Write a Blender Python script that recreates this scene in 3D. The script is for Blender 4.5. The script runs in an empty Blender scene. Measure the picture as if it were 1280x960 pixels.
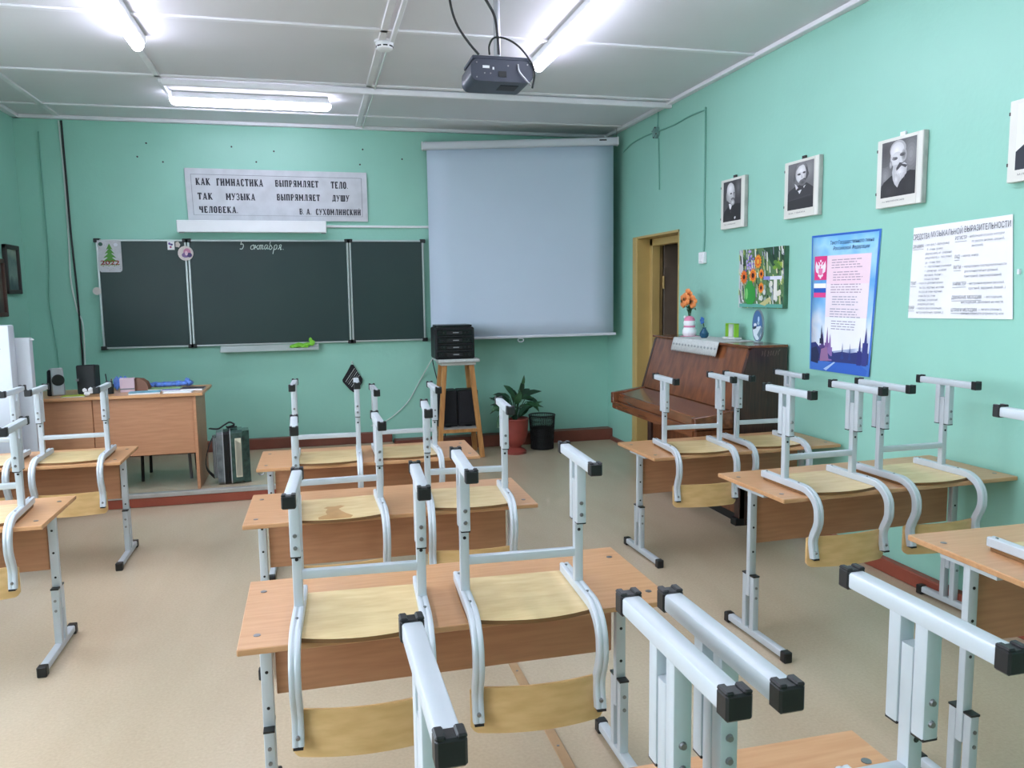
import bpy, bmesh, math, random
from mathutils import Vector, Matrix
random.seed(7)
S = bpy.context.scene
C = S.collection
PI = math.pi
# ---------------------------------------------------------------- camera, world, exposure
FPX, PITCH, YAW, ROLL, CAMH = 992.78, 0.1142, 0.2446, -0.0140, 1.5396
cy, sy, cp, sp = math.cos(YAW), math.sin(YAW), math.cos(PITCH), math.sin(PITCH)
fw = Vector((sy*cp, cy*cp, -sp)); rt = Vector((cy, -sy, 0)); up = rt.cross(fw)
r2 = math.cos(ROLL)*rt + math.sin(ROLL)*up; u2 = -math.sin(ROLL)*rt + math.cos(ROLL)*up
cam = bpy.data.cameras.new('camera'); cam.sensor_width = 36; cam.lens = FPX/1280*36; cam.clip_start = .05
co = bpy.data.objects.new('camera', cam); C.objects.link(co); S.camera = co
M3 = Matrix((r2, u2, -fw)).transposed()
co.matrix_world = Matrix.Translation((0, 0, CAMH)) @ M3.to_4x4()
W = bpy.data.worlds.new('world'); S.world = W; W.use_nodes = True
W.node_tree.nodes['Background'].inputs[0].default_value = (.84, .92, 1.06, 1)
W.node_tree.nodes['Background'].inputs[1].default_value = 3.5
vs = S.view_settings
vs.view_transform = 'Standard'; vs.look = 'None'; vs.gamma = 1; vs.use_curve_mapping = False
vs.exposure = 1.6
TUBE = 9.0           # radiance of the ceiling lamp diffusers
TUBE_COL = (.94, .94, 1.16)
XW, YW, ZC, XL, YR = 3.005, 7.844, 3.119, -2.42, -1.6     # room: right, back, ceiling, left, rear

# ---------------------------------------------------------------- materials
MATS = {}
def srgb(c):
    return tuple(((v/255)/12.92 if v/255 <= .04045 else ((v/255+.055)/1.055)**2.4) for v in c)
def pmat(name, col, rough=.5, metal=0, var=.06, scale=6, bump=0, bscale=60, spec=.5, stretch=(1, 1, 1), rand=0, coat=0, col2=None):
    """procedural principled material: noise-varied colour, optional fine relief, colours in sRGB 0-255"""
    if name in MATS: return MATS[name]
    m = bpy.data.materials.new(name); m.use_nodes = True; nt = m.node_tree; N = nt.nodes; L = nt.links
    b = N['Principled BSDF']; c = srgb(col)
    tc = N.new('ShaderNodeTexCoord'); mp = N.new('ShaderNodeMapping'); mp.inputs['Scale'].default_value = stretch
    L.new(tc.outputs['Object'], mp.inputs['Vector'])
    nz = N.new('ShaderNodeTexNoise'); nz.inputs['Scale'].default_value = scale; nz.inputs['Detail'].default_value = 5
    L.new(mp.outputs[0], nz.inputs['Vector'])
    rp = N.new('ShaderNodeValToRGB')
    if col2: a, d = srgb(col2), c
    else: a, d = tuple(v*(1-var) for v in c), tuple(min(1, v*(1+var)) for v in c)
    rp.color_ramp.elements[0].color = (*a, 1); rp.color_ramp.elements[1].color = (*d, 1)
    rp.color_ramp.elements[0].position = .34; rp.color_ramp.elements[1].position = .66
    L.new(nz.outputs['Fac'], rp.inputs['Fac']); src = rp.outputs[0]
    if rand:
        oi = N.new('ShaderNodeObjectInfo'); mr = N.new('ShaderNodeMapRange')
        mr.inputs['To Min'].default_value = 1-rand; mr.inputs['To Max'].default_value = 1+rand
        L.new(oi.outputs['Random'], mr.inputs['Value'])
        hs = N.new('ShaderNodeHueSaturation'); L.new(src, hs.inputs['Color']); L.new(mr.outputs[0], hs.inputs['Value']); src = hs.outputs[0]
    L.new(src, b.inputs['Base Color'])
    b.inputs['Roughness'].default_value = rough; b.inputs['Metallic'].default_value = metal
    b.inputs['Specular IOR Level'].default_value = spec; b.inputs['Coat Weight'].default_value = coat
    if bump:
        n2 = N.new('ShaderNodeTexNoise'); n2.inputs['Scale'].default_value = bscale; n2.inputs['Detail'].default_value = 4
        L.new(tc.outputs['Object'], n2.inputs['Vector'])
        bp = N.new('ShaderNodeBump'); bp.inputs['Strength'].default_value = bump; bp.inputs['Distance'].default_value = .01
        L.new(n2.outputs['Fac'], bp.inputs['Height']); L.new(bp.outputs[0], b.inputs['Normal'])
    MATS[name] = m; return m
def ink(col):
    """flat print colour"""
    return pmat('print_%d_%d_%d' % tuple(col), col, .6, var=.02, spec=.3)
def emit(name, col, s):
    m = bpy.data.materials.new(name); m.use_nodes = True; nt = m.node_tree
    b = nt.nodes['Principled BSDF']; b.inputs['Base Color'].default_value = (.9, .9, .9, 1)
    b.inputs['Emission Color'].default_value = (*col, 1); b.inputs['Emission Strength'].default_value = s
    return m
def gradmat(name, stops, axis='Z', lo=0, hi=1, noise=.25):
    """printed picture ground: colours along one object axis, broken up by noise"""
    m = bpy.data.materials.new(name); m.use_nodes = True; nt = m.node_tree; N = nt.nodes; L = nt.links
    b = N['Principled BSDF']; tc = N.new('ShaderNodeTexCoord'); sx = N.new('ShaderNodeSeparateXYZ'); L.new(tc.outputs['Object'], sx.inputs[0])
    mr = N.new('ShaderNodeMapRange'); mr.inputs['From Min'].default_value = lo; mr.inputs['From Max'].default_value = hi
    L.new(sx.outputs[axis], mr.inputs['Value'])
    nz = N.new('ShaderNodeTexNoise'); nz.inputs['Scale'].default_value = 7; L.new(tc.outputs['Object'], nz.inputs['Vector'])
    ma = N.new('ShaderNodeMath'); ma.operation = 'MULTIPLY_ADD'; ma.inputs[1].default_value = noise; L.new(nz.outputs['Fac'], ma.inputs[0])
    sb = N.new('ShaderNodeMath'); sb.operation = 'SUBTRACT'; sb.inputs[1].default_value = noise/2; L.new(mr.outputs[0], sb.inputs[0]); L.new(sb.outputs[0], ma.inputs[2])
    rp = N.new('ShaderNodeValToRGB'); L.new(ma.outputs[0], rp.inputs[0]); e = rp.color_ramp.elements
    while len(e) < len(stops): e.new(.5)
    for el, (p, c) in zip(e, stops): el.position = p; el.color = (*srgb(c), 1)
    L.new(rp.outputs[0], b.inputs['Base Color']); b.inputs['Roughness'].default_value = .45
    return m

M = dict(
 wall=pmat('mint_oil_paint', (150, 205, 187), .42, var=.035, scale=1.3, bump=.12, bscale=35),
 ceil=pmat('white_ceiling_paint', (226, 225, 230), .6, var=.03, scale=1.0, bump=.06, bscale=20),
 batten=pmat('white_batten_paint', (236, 235, 240), .5, var=.03, bump=.1, bscale=50),
 plinth=pmat('brown_plinth_paint', (120, 66, 52), .45, var=.12, scale=5, bump=.15),
 riser=pmat('red_brown_riser_paint', (146, 72, 54), .45, var=.12, scale=4, bump=.1),
 strip=pmat('aluminium_edge', (188, 186, 182), .4, .5, var=.08, scale=12),
 lam=pmat('beech_laminate', (205, 156, 112), .32, var=.0, scale=5, stretch=(1.2, 14, 14), rand=.05, col2=(194, 143, 98)),
 lamv=pmat('beech_laminate_panel', (190, 138, 102), .42, scale=5, stretch=(1.2, 14, 14), rand=.04, col2=(178, 126, 92)),  # panel copy of the laminate, darkened with shade in its colour
 edge=pmat('laminate_edge', (150, 96, 62), .5, var=.08),
 ply=pmat('birch_plywood', (226, 200, 148), .42, scale=4, stretch=(2, 9, 9), rand=.06, col2=(211, 181, 126), coat=.2),
 plyb=pmat('backrest_plywood', (222, 184, 128), .4, scale=4, stretch=(2, 9, 9), rand=.04, col2=(206, 166, 108), coat=.2),
 plyedge=pmat('plywood_edge', (120, 84, 46), .6, var=.1),
 stain=pmat('seat_stain', (186, 142, 88), .5, var=.08, scale=20),
 steel=pmat('grey_powder_coat', (196, 203, 208), .36, .1, var=.025, scale=9, bump=.02, bscale=200),
 cap=pmat('black_plastic', (22, 23, 25), .42, var=.1),
 bolt=pmat('zinc_bolt', (140, 140, 142), .3, .85),
 dark=pmat('matt_black', (18, 19, 22), .5, var=.12),
 gloss=pmat('black_gloss', (16, 18, 22), .22, var=.1),
 grey=pmat('mid_grey', (120, 122, 126), .45),
 silver=pmat('silver_plastic', (168, 170, 174), .35, .3),
 alu=pmat('aluminium', (190, 196, 196), .35, .6, var=.05),
 board=pmat('chalkboard_green', (34, 56, 54), .42, var=.1, scale=1.2, col2=(28, 50, 50)),
 chalk=pmat('chalk', (188, 205, 198), .9, var=.1),
 white=pmat('white_plastic', (236, 238, 240), .4, var=.015),
 whitem=pmat('white_enamel', (206, 211, 218), .3, var=.015),
 paper=pmat('white_paper', (238, 238, 240), .7, var=.02),
 mat_board=pmat('portrait_mat', (226, 226, 218), .35, var=.03),
 screen=pmat('projection_cloth', (196, 212, 228), .75, var=.012, scale=2),
 signw=pmat('painted_sign_board', (204, 206, 212), .6, var=.07, scale=9, bump=.15, bscale=60),
 yellow=pmat('yellow_door_paint', (196, 168, 104), .45, var=.08, scale=3, bump=.1),
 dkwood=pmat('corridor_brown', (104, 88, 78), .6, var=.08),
 walnut=pmat('walnut_veneer', (132, 80, 48), .28, scale=5, stretch=(5, 5, .7), col2=(98, 56, 34), coat=.35),
 walnut_h=pmat('walnut_veneer_long', (128, 78, 48), .25, scale=5, stretch=(6, .6, 6), col2=(98, 58, 36), coat=.4),
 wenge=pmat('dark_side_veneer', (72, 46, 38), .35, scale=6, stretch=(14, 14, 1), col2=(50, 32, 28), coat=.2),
 pine=pmat('pine_wood', (196, 142, 82), .5, scale=5, stretch=(8, 8, 1), col2=(168, 114, 62)),
 cloth=pmat('lace_cloth', (196, 200, 198), .85, var=.08, scale=60, bump=.4, bscale=200),
 clay=pmat('terracotta', (142, 62, 52), .55, var=.1, scale=12),
 leaf=pmat('leaf_green', (42, 84, 50), .4, var=.25, scale=14),
 leaf2=pmat('leaf_dark', (30, 62, 42), .4, var=.25, scale=14),
 pink=pmat('pink_crochet', (226, 140, 170), .8, var=.06),
 orange=pmat('orange_petal', (240, 148, 84), .6, var=.1),
 blue=pmat('blue_glaze', (46, 104, 176), .3, var=.15),
 lime=pmat('lime_card', (140, 196, 52), .5),
 bluebag=pmat('blue_bag', (88, 130, 214), .35, var=.3, scale=30, bump=.6, bscale=40),
 greencloth=pmat('green_cloth', (128, 200, 60), .7, var=.15, scale=18),
 marble=pmat('green_marbled_celluloid', (52, 84, 76), .25, scale=22, col2=(28, 52, 48), coat=.5),
 marble_g=pmat('grey_marbled_celluloid', (112, 118, 120), .3, scale=22, col2=(78, 84, 86), coat=.4),
 cream=pmat('cream_plate', (214, 208, 184), .4),
 frame_d=pmat('dark_frame', (58, 52, 50), .5, var=.1),
 frame_b=pmat('brown_frame', (84, 58, 50), .5, var=.15),
 cable=pmat('black_cable', (26, 28, 30), .5),
 cablew=pmat('white_cable', (206, 216, 212), .5),
 cableg=pmat('painted_cable', (112, 170, 152), .5),
 knit=pmat('black_knit', (30, 30, 34), .9, var=.15, bump=.3, bscale=120),
 charcoal=pmat('projector_body', (52, 58, 74), .4, var=.05),
 skin_pl=pmat('round_badge', (212, 202, 196), .5, var=.06, scale=30),
)
def floor_mat():
    m = bpy.data.materials.new('beige_linoleum'); m.use_nodes = True; nt = m.node_tree; N = nt.nodes; L = nt.links; b = N['Principled BSDF']
    tc = N.new('ShaderNodeTexCoord')
    n1 = N.new('ShaderNodeTexNoise'); n1.inputs['Scale'].default_value = 1.1; n1.inputs['Detail'].default_value = 6
    mp = N.new('ShaderNodeMapping'); mp.inputs['Scale'].default_value = (1.6, .5, 1); L.new(tc.outputs['Object'], mp.inputs[0]); L.new(mp.outputs[0], n1.inputs['Vector'])
    n2 = N.new('ShaderNodeTexNoise'); n2.inputs['Scale'].default_value = 90; n2.inputs['Detail'].default_value = 2; L.new(tc.outputs['Object'], n2.inputs['Vector'])
    rp = N.new('ShaderNodeValToRGB'); rp.color_ramp.elements[0].position = .3; rp.color_ramp.elements[1].position = .7
    rp.color_ramp.elements[0].color = (*srgb((198, 178, 150)), 1); rp.color_ramp.elements[1].color = (*srgb((212, 195, 168)), 1)
    L.new(n1.outputs['Fac'], rp.inputs[0])
    mx = N.new('ShaderNodeMix'); mx.data_type = 'RGBA'; mx.blend_type = 'MULTIPLY'; mx.inputs['Factor'].default_value = .22
    L.new(rp.outputs[0], mx.inputs['A']); L.new(n2.outputs['Fac'], mx.inputs['B'])
    L.new(mx.outputs['Result'], b.inputs['Base Color']); b.inputs['Roughness'].default_value = .27; b.inputs['Specular IOR Level'].default_value = .5
    bp = N.new('ShaderNodeBump'); bp.inputs['Strength'].default_value = .05; bp.inputs['Distance'].default_value = .01; L.new(n1.outputs['Fac'], bp.inputs['Height']); L.new(bp.outputs[0], b.inputs['Normal'])
    return m
M['floor'] = floor_mat()

# ---------------------------------------------------------------- geometry helpers
class MB:
    """collects shapes, then links them as ONE mesh object"""
    def __init__(s): s.bm = bmesh.new()
    def box(s, x0, x1, y0, y1, z0, z1, bev=0, seg=1):
        r = bmesh.ops.create_cube(s.bm, size=1); v = r['verts']
        for p in v: p.co = Vector((x0+(p.co.x+.5)*(x1-x0), y0+(p.co.y+.5)*(y1-y0), z0+(p.co.z+.5)*(z1-z0)))
        if bev:
            e = list({q for p in v for q in p.link_edges})
            bmesh.ops.bevel(s.bm, geom=e, offset=bev, segments=seg, affect='EDGES', profile=.5)
        return s
    def hexa(s, pts, bev=0):
        """8 points: bottom ring then top ring"""
        v = [s.bm.verts.new(p) for p in pts]
        fs = [(3, 2, 1, 0), (4, 5, 6, 7), (0, 1, 5, 4), (1, 2, 6, 5), (2, 3, 7, 6), (3, 0, 4, 7)]
        for f in fs: s.bm.faces.new([v[i] for i in f])
        if bev: bmesh.ops.bevel(s.bm, geom=list({q for p in v for q in p.link_edges}), offset=bev, segments=1, affect='EDGES', profile=.5)
        return s
    def bar(s, a, b, w, h, side=None, bev=0):
        """square bar between two points, w along side"""
        a, b = Vector(a), Vector(b); t = (b-a).normalized()
        sd = Vector(side) if side else (Vector((1, 0, 0)) if abs(t.x) < .9 else Vector((0, 1, 0)))
        sd = (sd - t*sd.dot(t)).normalized(); n = t.cross(sd)
        q = [(-w/2, -h/2), (w/2, -h/2), (w/2, h/2), (-w/2, h/2)]
        return s.hexa([a+sd*x+n*y for x, y in q] + [b+sd*x+n*y for x, y in q], bev)
    def sweep(s, path, prof, side, caps=True):
        """profile (closed list of 2-D points: along side, along normal) swept along a path"""
        P = [Vector(p) for p in path]; rings = []
        for i, p in enumerate(P):
            t = (P[min(i+1, len(P)-1)] - P[max(i-1, 0)]).normalized()
            sd = Vector(side); sd = sd - t*sd.dot(t)
            if sd.length < 1e-4: sd = t.orthogonal()
            sd.normalize(); n = t.cross(sd)
            rings.append([s.bm.verts.new(p+sd*x+n*y) for x, y in prof])
        k = len(prof)
        for a, b in zip(rings, rings[1:]):
            for i in range(k): s.bm.faces.new((a[i], a[(i+1) % k], b[(i+1) % k], b[i]))
        if caps: s.bm.faces.new(rings[0][::-1]); s.bm.faces.new(rings[-1])
        return s
    def tube(s, path, r, n=8, side=(.13, .37, .92)):
        return s.sweep(path, [(r*math.cos(2*PI*i/n), r*math.sin(2*PI*i/n)) for i in range(n)], side)
    def cyl(s, a, b, r, n=16, r1=None):
        a, b = Vector(a), Vector(b); t = (b-a).normalized(); sd = t.orthogonal().normalized(); nn = t.cross(sd); r1 = r if r1 is None else r1
        A = [s.bm.verts.new(a+(sd*math.cos(2*PI*i/n)+nn*math.sin(2*PI*i/n))*r) for i in range(n)]
        B = [s.bm.verts.new(b+(sd*math.cos(2*PI*i/n)+nn*math.sin(2*PI*i/n))*r1) for i in range(n)]
        for i in range(n): s.bm.faces.new((A[i], A[(i+1) % n], B[(i+1) % n], B[i]))
        s.bm.faces.new(A[::-1]); s.bm.faces.new(B); return s
    def lathe(s, prof, c=(0, 0, 0), n=24, cap=True):
        rings = [[s.bm.verts.new((c[0]+r*math.cos(2*PI*i/n), c[1]+r*math.sin(2*PI*i/n), c[2]+z)) for i in range(n)] for r, z in prof]
        for a, b in zip(rings, rings[1:]):
            for i in range(n): s.bm.faces.new((a[i], a[(i+1) % n], b[(i+1) % n], b[i]))
        if cap: s.bm.faces.new(rings[0][::-1]); s.bm.faces.new(rings[-1])
        return s
    def prism(s, pts, d):
        """planar outline (3-D points) pushed out by vector d"""
        d = Vector(d); A = [s.bm.verts.new(p) for p in pts]; B = [s.bm.verts.new(Vector(p)+d) for p in pts]; k = len(pts)
        s.bm.faces.new(A[::-1]); s.bm.faces.new(B)
        for i in range(k): s.bm.faces.new((A[i], A[(i+1) % k], B[(i+1) % k], B[i]))
        return s
    def blob(s, c, r, sub=2):
        rr = bmesh.ops.create_icosphere(s.bm, subdivisions=sub, radius=1)
        r = r if hasattr(r, '__len__') else (r, r, r)
        for v in rr['verts']: v.co = Vector((c[0]+v.co.x*r[0], c[1]+v.co.y*r[1], c[2]+v.co.z*r[2]))
        return s
    def face(s, pts): s.bm.faces.new([s.bm.verts.new(p) for p in pts]); return s
    def build(s, name, mat, parent=None, loc=(0, 0, 0), smooth=True, ang=35, fix=True):
        if fix: bmesh.ops.recalc_face_normals(s.bm, faces=s.bm.faces[:])
        me = bpy.data.meshes.new(name); s.bm.to_mesh(me); s.bm.free()
        me.materials.append(mat if not isinstance(mat, str) else M[mat])
        if smooth: me.shade_smooth(); me.set_sharp_from_angle(angle=math.radians(ang))
        return link(name, me, parent, loc)
def link(name, data, parent=None, loc=(0, 0, 0)):
    o = bpy.data.objects.new(name, data); C.objects.link(o); o.location = loc
    if parent: o.parent = parent
    return o
def tag(o, label, cat, group=None, kind=None):
    o['label'] = label; o['category'] = cat
    if group: o['group'] = group
    if kind: o['kind'] = kind
    return o
def thing(name, label, cat, loc=(0, 0, 0), rz=0, group=None):
    o = link(name, None, None, loc); o.rotation_euler = (0, 0, rz); return tag(o, label, cat, group)
def struct(o, label=None):
    o['kind'] = 'structure'
    if label: o['label'] = label
    return o
def copy_tree(o, parent=None):
    c = o.copy(); C.objects.link(c); c.parent = parent
    for ch in list(KIDS.get(o.name, [])): copy_tree(ch, c)
    return c
KIDS = {}
def index_kids():
    KIDS.clear()
    for o in C.objects:
        if o.parent: KIDS.setdefault(o.parent.name, []).append(o)
def rrect(w, h, r, n=3):
    P = []
    for cx, cy_, a0 in ((w/2-r, h/2-r, 0), (-w/2+r, h/2-r, 90), (-w/2+r, -h/2+r, 180), (w/2-r, -h/2+r, 270)):
        for i in range(n+1):
            a = math.radians(a0+90*i/n); P.append((cx+r*math.cos(a), cy_+r*math.sin(a)))
    return P
def arc(cx, cz, r, a0, a1, n=8): return [(cx+r*math.cos(math.radians(a0+(a1-a0)*i/n)), cz+r*math.sin(math.radians(a0+(a1-a0)*i/n))) for i in range(n+1)]
def spline(pts, n=8):
    """Catmull-Rom through points"""
    P = [Vector(p) for p in pts]; out = []
    for i in range(len(P)-1):
        p0, p1, p2, p3 = P[max(i-1, 0)], P[i], P[i+1], P[min(i+2, len(P)-1)]
        for k in range(n):
            t = k/n; out.append(.5*((2*p1)+(p2-p0)*t+(2*p0-5*p1+4*p2-p3)*t*t+(3*p1-p0-3*p2+p3)*t**3))
    return out+[P[-1]]
def quadmap(tl, tr, br, bl):
    tl, tr, br, bl = map(Vector, (tl, tr, br, bl))
    return lambda u, v: tl*(1-u)*(1-v)+tr*u*(1-v)+br*u*v+bl*(1-u)*v      # v runs downwards
def flat_print(name, parent, mp, nrm, shapes, off=.0012, step=.00012):
    """flat print: 2-D polygons (u,v) with colours laid on a surface, one mesh"""
    me = bpy.data.meshes.new(name); vs_, fs, mi, mats = [], [], [], []
    nrm = Vector(nrm)
    for k, (poly, col) in enumerate(shapes):
        m = col if not isinstance(col, tuple) else ink(col)
        if m not in mats: mats.append(m)
        b = len(vs_); layer = off+step*k if step else off
        vs_ += [mp(u, v)+nrm*min(layer, off+.004) for u, v in poly]; fs.append(range(b, b+len(poly))); mi.append(mats.index(m))
    me.from_pydata([tuple(v) for v in vs_], [], [tuple(f) for f in fs])
    for m in mats: me.materials.append(m)
    me.polygons.foreach_set('material_index', mi); me.update()
    bm = bmesh.new(); bm.from_mesh(me)
    for f in bm.faces:
        if f.normal.dot(nrm) < 0: f.normal_flip()
    bm.to_mesh(me); bm.free()
    o = link(name, me, parent); return o
def text_mesh(lines, mp, nrm, off):
    """(text, u, v_base, height_v, target_width_u or None, shear, weight) laid on a map; returns verts, faces"""
    V, F = [], []
    for (body, u, v, h, wd, shear, wt) in lines:
        cu = bpy.data.curves.new('t', 'FONT'); cu.body = body; cu.size = 1; cu.shear = shear; cu.offset = wt; cu.resolution_u = 3
        o = bpy.data.objects.new('t', cu); C.objects.link(o); bpy.context.view_layer.update()
        me = bpy.data.meshes.new_from_object(o.evaluated_get(bpy.context.evaluated_depsgraph_get()))
        xs = [p.co.x for p in me.vertices]
        if xs:
            x0, x1 = min(xs), max(xs); sx = (wd/(x1-x0)) if wd else None
            for_h = h/.70
            b = len(V)
            for p in me.vertices:
                V.append(mp(u+(p.co.x-x0)*(sx if sx else for_h*ASPECT[0]), v-p.co.y*for_h)+Vector(nrm)*off)
            F += [tuple(b+i for i in f.vertices) for f in me.polygons]
        bpy.data.objects.remove(o); bpy.data.curves.remove(cu); bpy.data.meshes.remove(me)
    return V, F
ASPECT = [1.0]
def text_obj(name, parent, lines, mp, nrm, mat, off=.003):
    V, F = text_mesh(lines, mp, nrm, off)
    me = bpy.data.meshes.new(name); me.from_pydata([tuple(v) for v in V], [], F); me.materials.append(mat if not isinstance(mat, tuple) else ink(mat)); me.update()
    bm = bmesh.new(); bm.from_mesh(me)
    for f in bm.faces:
        if f.normal.dot(Vector(nrm)) < 0: f.normal_flip()
    bm.to_mesh(me); bm.free()
    return link(name, me, parent)
def ell(cu, cv, ru, rv, n=16, a0=0): return [(cu+ru*math.cos(2*PI*i/n+a0), cv+rv*math.sin(2*PI*i/n+a0)) for i in range(n)]
def rect(u0, v0, u1, v1): return [(u0, v0), (u1, v0), (u1, v1), (u0, v1)]

# ---------------------------------------------------------------- room shell
PZ, PY, PX1 = .098, 6.225, .72            # platform height, front edge, right end
struct(MB().box(XL-.2, XW+1.6, YR-.2, YW+.2, -.12, 0).build('floor', 'floor'))
ceil = struct(MB().box(XL-.2, XW+.2, YR-.2, YW+.2, ZC, ZC+.12).build('ceiling', 'ceil'))
wb = struct(MB().box(XL-.2, XW+.2, YW, YW+.18, 0, ZC).build('wall_back', 'wall'))
WIN = [(-.5, 1.3), (1.9, 3.7), (4.1, 5.6)]; WZ0, WZ1 = .85, 2.65      # daylight windows in the left wall, beside the view
mb = MB(); ys = [YR]+[v for w in WIN for v in w]+[YW]
for i in range(0, len(ys), 2): mb.box(XL-.18, XL, ys[i], ys[i+1], 0, ZC)
for a, b in WIN: mb.box(XL-.18, XL, a, b, 0, WZ0); mb.box(XL-.18, XL, a, b, WZ1, ZC)
struct(mb.build('wall_left', 'wall', smooth=False))
def pane_mat():
    m = bpy.data.materials.new('window_glass'); m.use_nodes = True; nt = m.node_tree; N = nt.nodes; nt.nodes.remove(N['Principled BSDF'])
    a, b, x = N.new('ShaderNodeBsdfTransparent'), N.new('ShaderNodeBsdfGlossy'), N.new('ShaderNodeMixShader'); b.inputs['Roughness'].default_value = .02; x.inputs[0].default_value = .07
    nt.links.new(a.outputs[0], x.inputs[1]); nt.links.new(b.outputs[0], x.inputs[2]); nt.links.new(x.outputs[0], N['Material Output'].inputs[0]); return m
PANE = pane_mat()
struct(MB().box(-40, XL-.3, -30, 40, -.75, -.6).build('ground_outside', pmat('yard_ground', (142, 142, 136), .9, var=.15, scale=.5)))  # unseen ground, added so less skylight reaches the ceiling from below
for k, (a, b) in enumerate(WIN):
    w = link('window_%d' % (k+1), None); struct(w)
    for bx_ in ((a, a+.06, WZ0, WZ1), (b-.06, b, WZ0, WZ1), (a, b, WZ0, WZ0+.06), (a, b, WZ1-.06, WZ1), ((a+b)/2-.04, (a+b)/2+.04, WZ0, WZ1)): MB().box(XL-.12, XL-.05, *bx_).build('window_frame', 'white', w)
    for c_, d in ((a+.06, (a+b)/2-.04), ((a+b)/2+.04, b-.06)): MB().box(XL-.09, XL-.084, c_, d, WZ0+.06, WZ1-.06).build('pane', PANE, w)
    MB().box(XL-.05, XL+.12, a-.05, b+.05, WZ0-.03, WZ0, .005).build('window_sill', 'white', w)
    po = bpy.data.lights.new('window_portal', 'AREA'); po.shape = 'RECTANGLE'; po.size = b-a; po.size_y = WZ1-WZ0; po.cycles.is_portal = True
    pq = bpy.data.objects.new('window_portal', po); C.objects.link(pq); pq.location = (XL-.15, (a+b)/2, (WZ0+WZ1)/2); pq.rotation_euler = (PI/2, 0, -PI/2)
struct(MB().box(XL-.2, XW+.2, YR-.18, YR, 0, ZC).build('wall_rear', 'wall'))
DY0, DY1, DZ = 6.19, 7.08, 2.045                 # doorway in the right wall
WT = .30
mb = MB(); mb.box(XW, XW+WT, YR, DY0, 0, ZC); mb.box(XW, XW+WT, DY1, YW, 0, ZC); mb.box(XW, XW+WT, DY0, DY1, DZ, ZC)
wr = struct(mb.build('wall_right', 'wall', smooth=False))
# ceiling battens, cable ducts
def batten(a, b, w=.045, h=.014): MB().bar(a, b, w, h, side=(0, 1, 0) if abs(a[0]-b[0]) > .1 else (1, 0, 0), bev=.004).build('batten', 'batten', ceil)
zb = ZC-.006
for y in (7.36, 6.30, 5.0, 3.7, 2.4, 1.1, -.2): batten((XL, y, zb), (XW, y, zb))
for x, ye in ((-2.06, YW), (-1.0, 6.4), (.49, YW), (1.62, 6.36)): batten((x, YR, zb), (x, ye, zb))
batten((XL, YW-.025, zb-.01), (XW, YW-.025, zb-.01), .05, .03); batten((XW-.025, YR, zb-.01), (XW-.025, YW, zb-.01), .05, .03)
batten((XL+.03, YR, zb-.01), (XL+.03, YW, zb-.01), .06, .03)
d = MB().bar((-.98, 6.36, ZC-.035), (XW-.004, 6.36, ZC-.035), .04, .045, side=(0, 1, 0), bev=.005).build('cable_duct', 'batten'); tag(d, 'long white cable duct running across the ceiling to the right wall', 'cable duct')
d = MB().bar((-.99, 6.34, ZC-.03), (-.99, 6.78, ZC-.035), .026, .03, side=(1, 0, 0), bev=.004).build('cable_duct', 'batten'); tag(d, 'short white cable duct leading to the lamp over the chalkboard', 'cable duct')
d = MB().tube([(.535, y, ZC-.02) for y in (5.35, 6.0, 6.6, 7.2, 7.8)], .006, 6).build('ceiling_cable', 'cablew'); tag(d, 'thin white cable along the ceiling batten behind the smoke detector', 'cable')
d = MB().bar((.55, 1.0, ZC-.018), (.55, 5.15, ZC-.018), .028, .02, side=(1, 0, 0), bev=.004).build('cable_duct', 'batten'); tag(d, 'white cable duct on the ceiling in front of the smoke detector', 'cable duct')
# nail holes in the back wall
for (x, z) in ((-1.37, 2.91), (-1.45, 2.79), (-1.24, 2.75), (-.65, 2.90), (-.28, 2.87), (-.44, 2.77), (.53, 2.91), (.50, 2.77), (.9, 2.83)):
    MB().cyl((x, YW-.004, z), (x, YW+.002, z), .008, 8).build('nail_hole', 'frame_d', wb)
# platform under the board
pl = MB().box(XL, PX1, PY+.012, YW, 0, PZ).build('floor_platform', 'floor'); struct(pl)
MB().box(XL, PX1, PY, PY+.012, .004, PZ-.028).build('riser', 'riser', pl)
MB().box(XL, PX1, PY-.006, PY+.05, PZ-.028, PZ+.004, .003).build('edge_strip', 'strip', pl)
MB().box(PX1, PX1+.012, PY, YW-.12, .004, PZ).build('end_riser', 'riser', pl)
# plinths
struct(MB().box(PX1+.02, XW, YW-.135, YW, 0, .118, .006).build('baseboard_back', 'plinth'))
struct(MB().box(XL, PX1-.002, YW-.07, YW, PZ, PZ+.10, .006).build('baseboard_platform', 'plinth'))
struct(MB().box(XW-.035, XW, DY1+.05, YW-.14, 0, .035, .004).build('baseboard_corner', 'plinth'))
struct(MB().box(XW-.05, XW, YR, DY0-.0, 0, .075, .006).build('baseboard_right', 'riser'))
struct(MB().box(XL, XL+.04, YR, PY, 0, .08, .006).build('baseboard_left', 'riser'))
# floor joint strip with nails
js = MB().box(.735, .772, -1.4, 3.15, 0, .004, .0015).build('floor_joint_strip', 'edge'); js.data.materials[0] = pmat('joint_strip', (176, 142, 104), .5, var=.12); struct(js, 'narrow joint strip in the linoleum')
for k in range(16): MB().cyl((.753, -1.2+k*.28, .003), (.753, -1.2+k*.28, .0052), .005, 8).build('nail', 'bolt', js)
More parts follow.
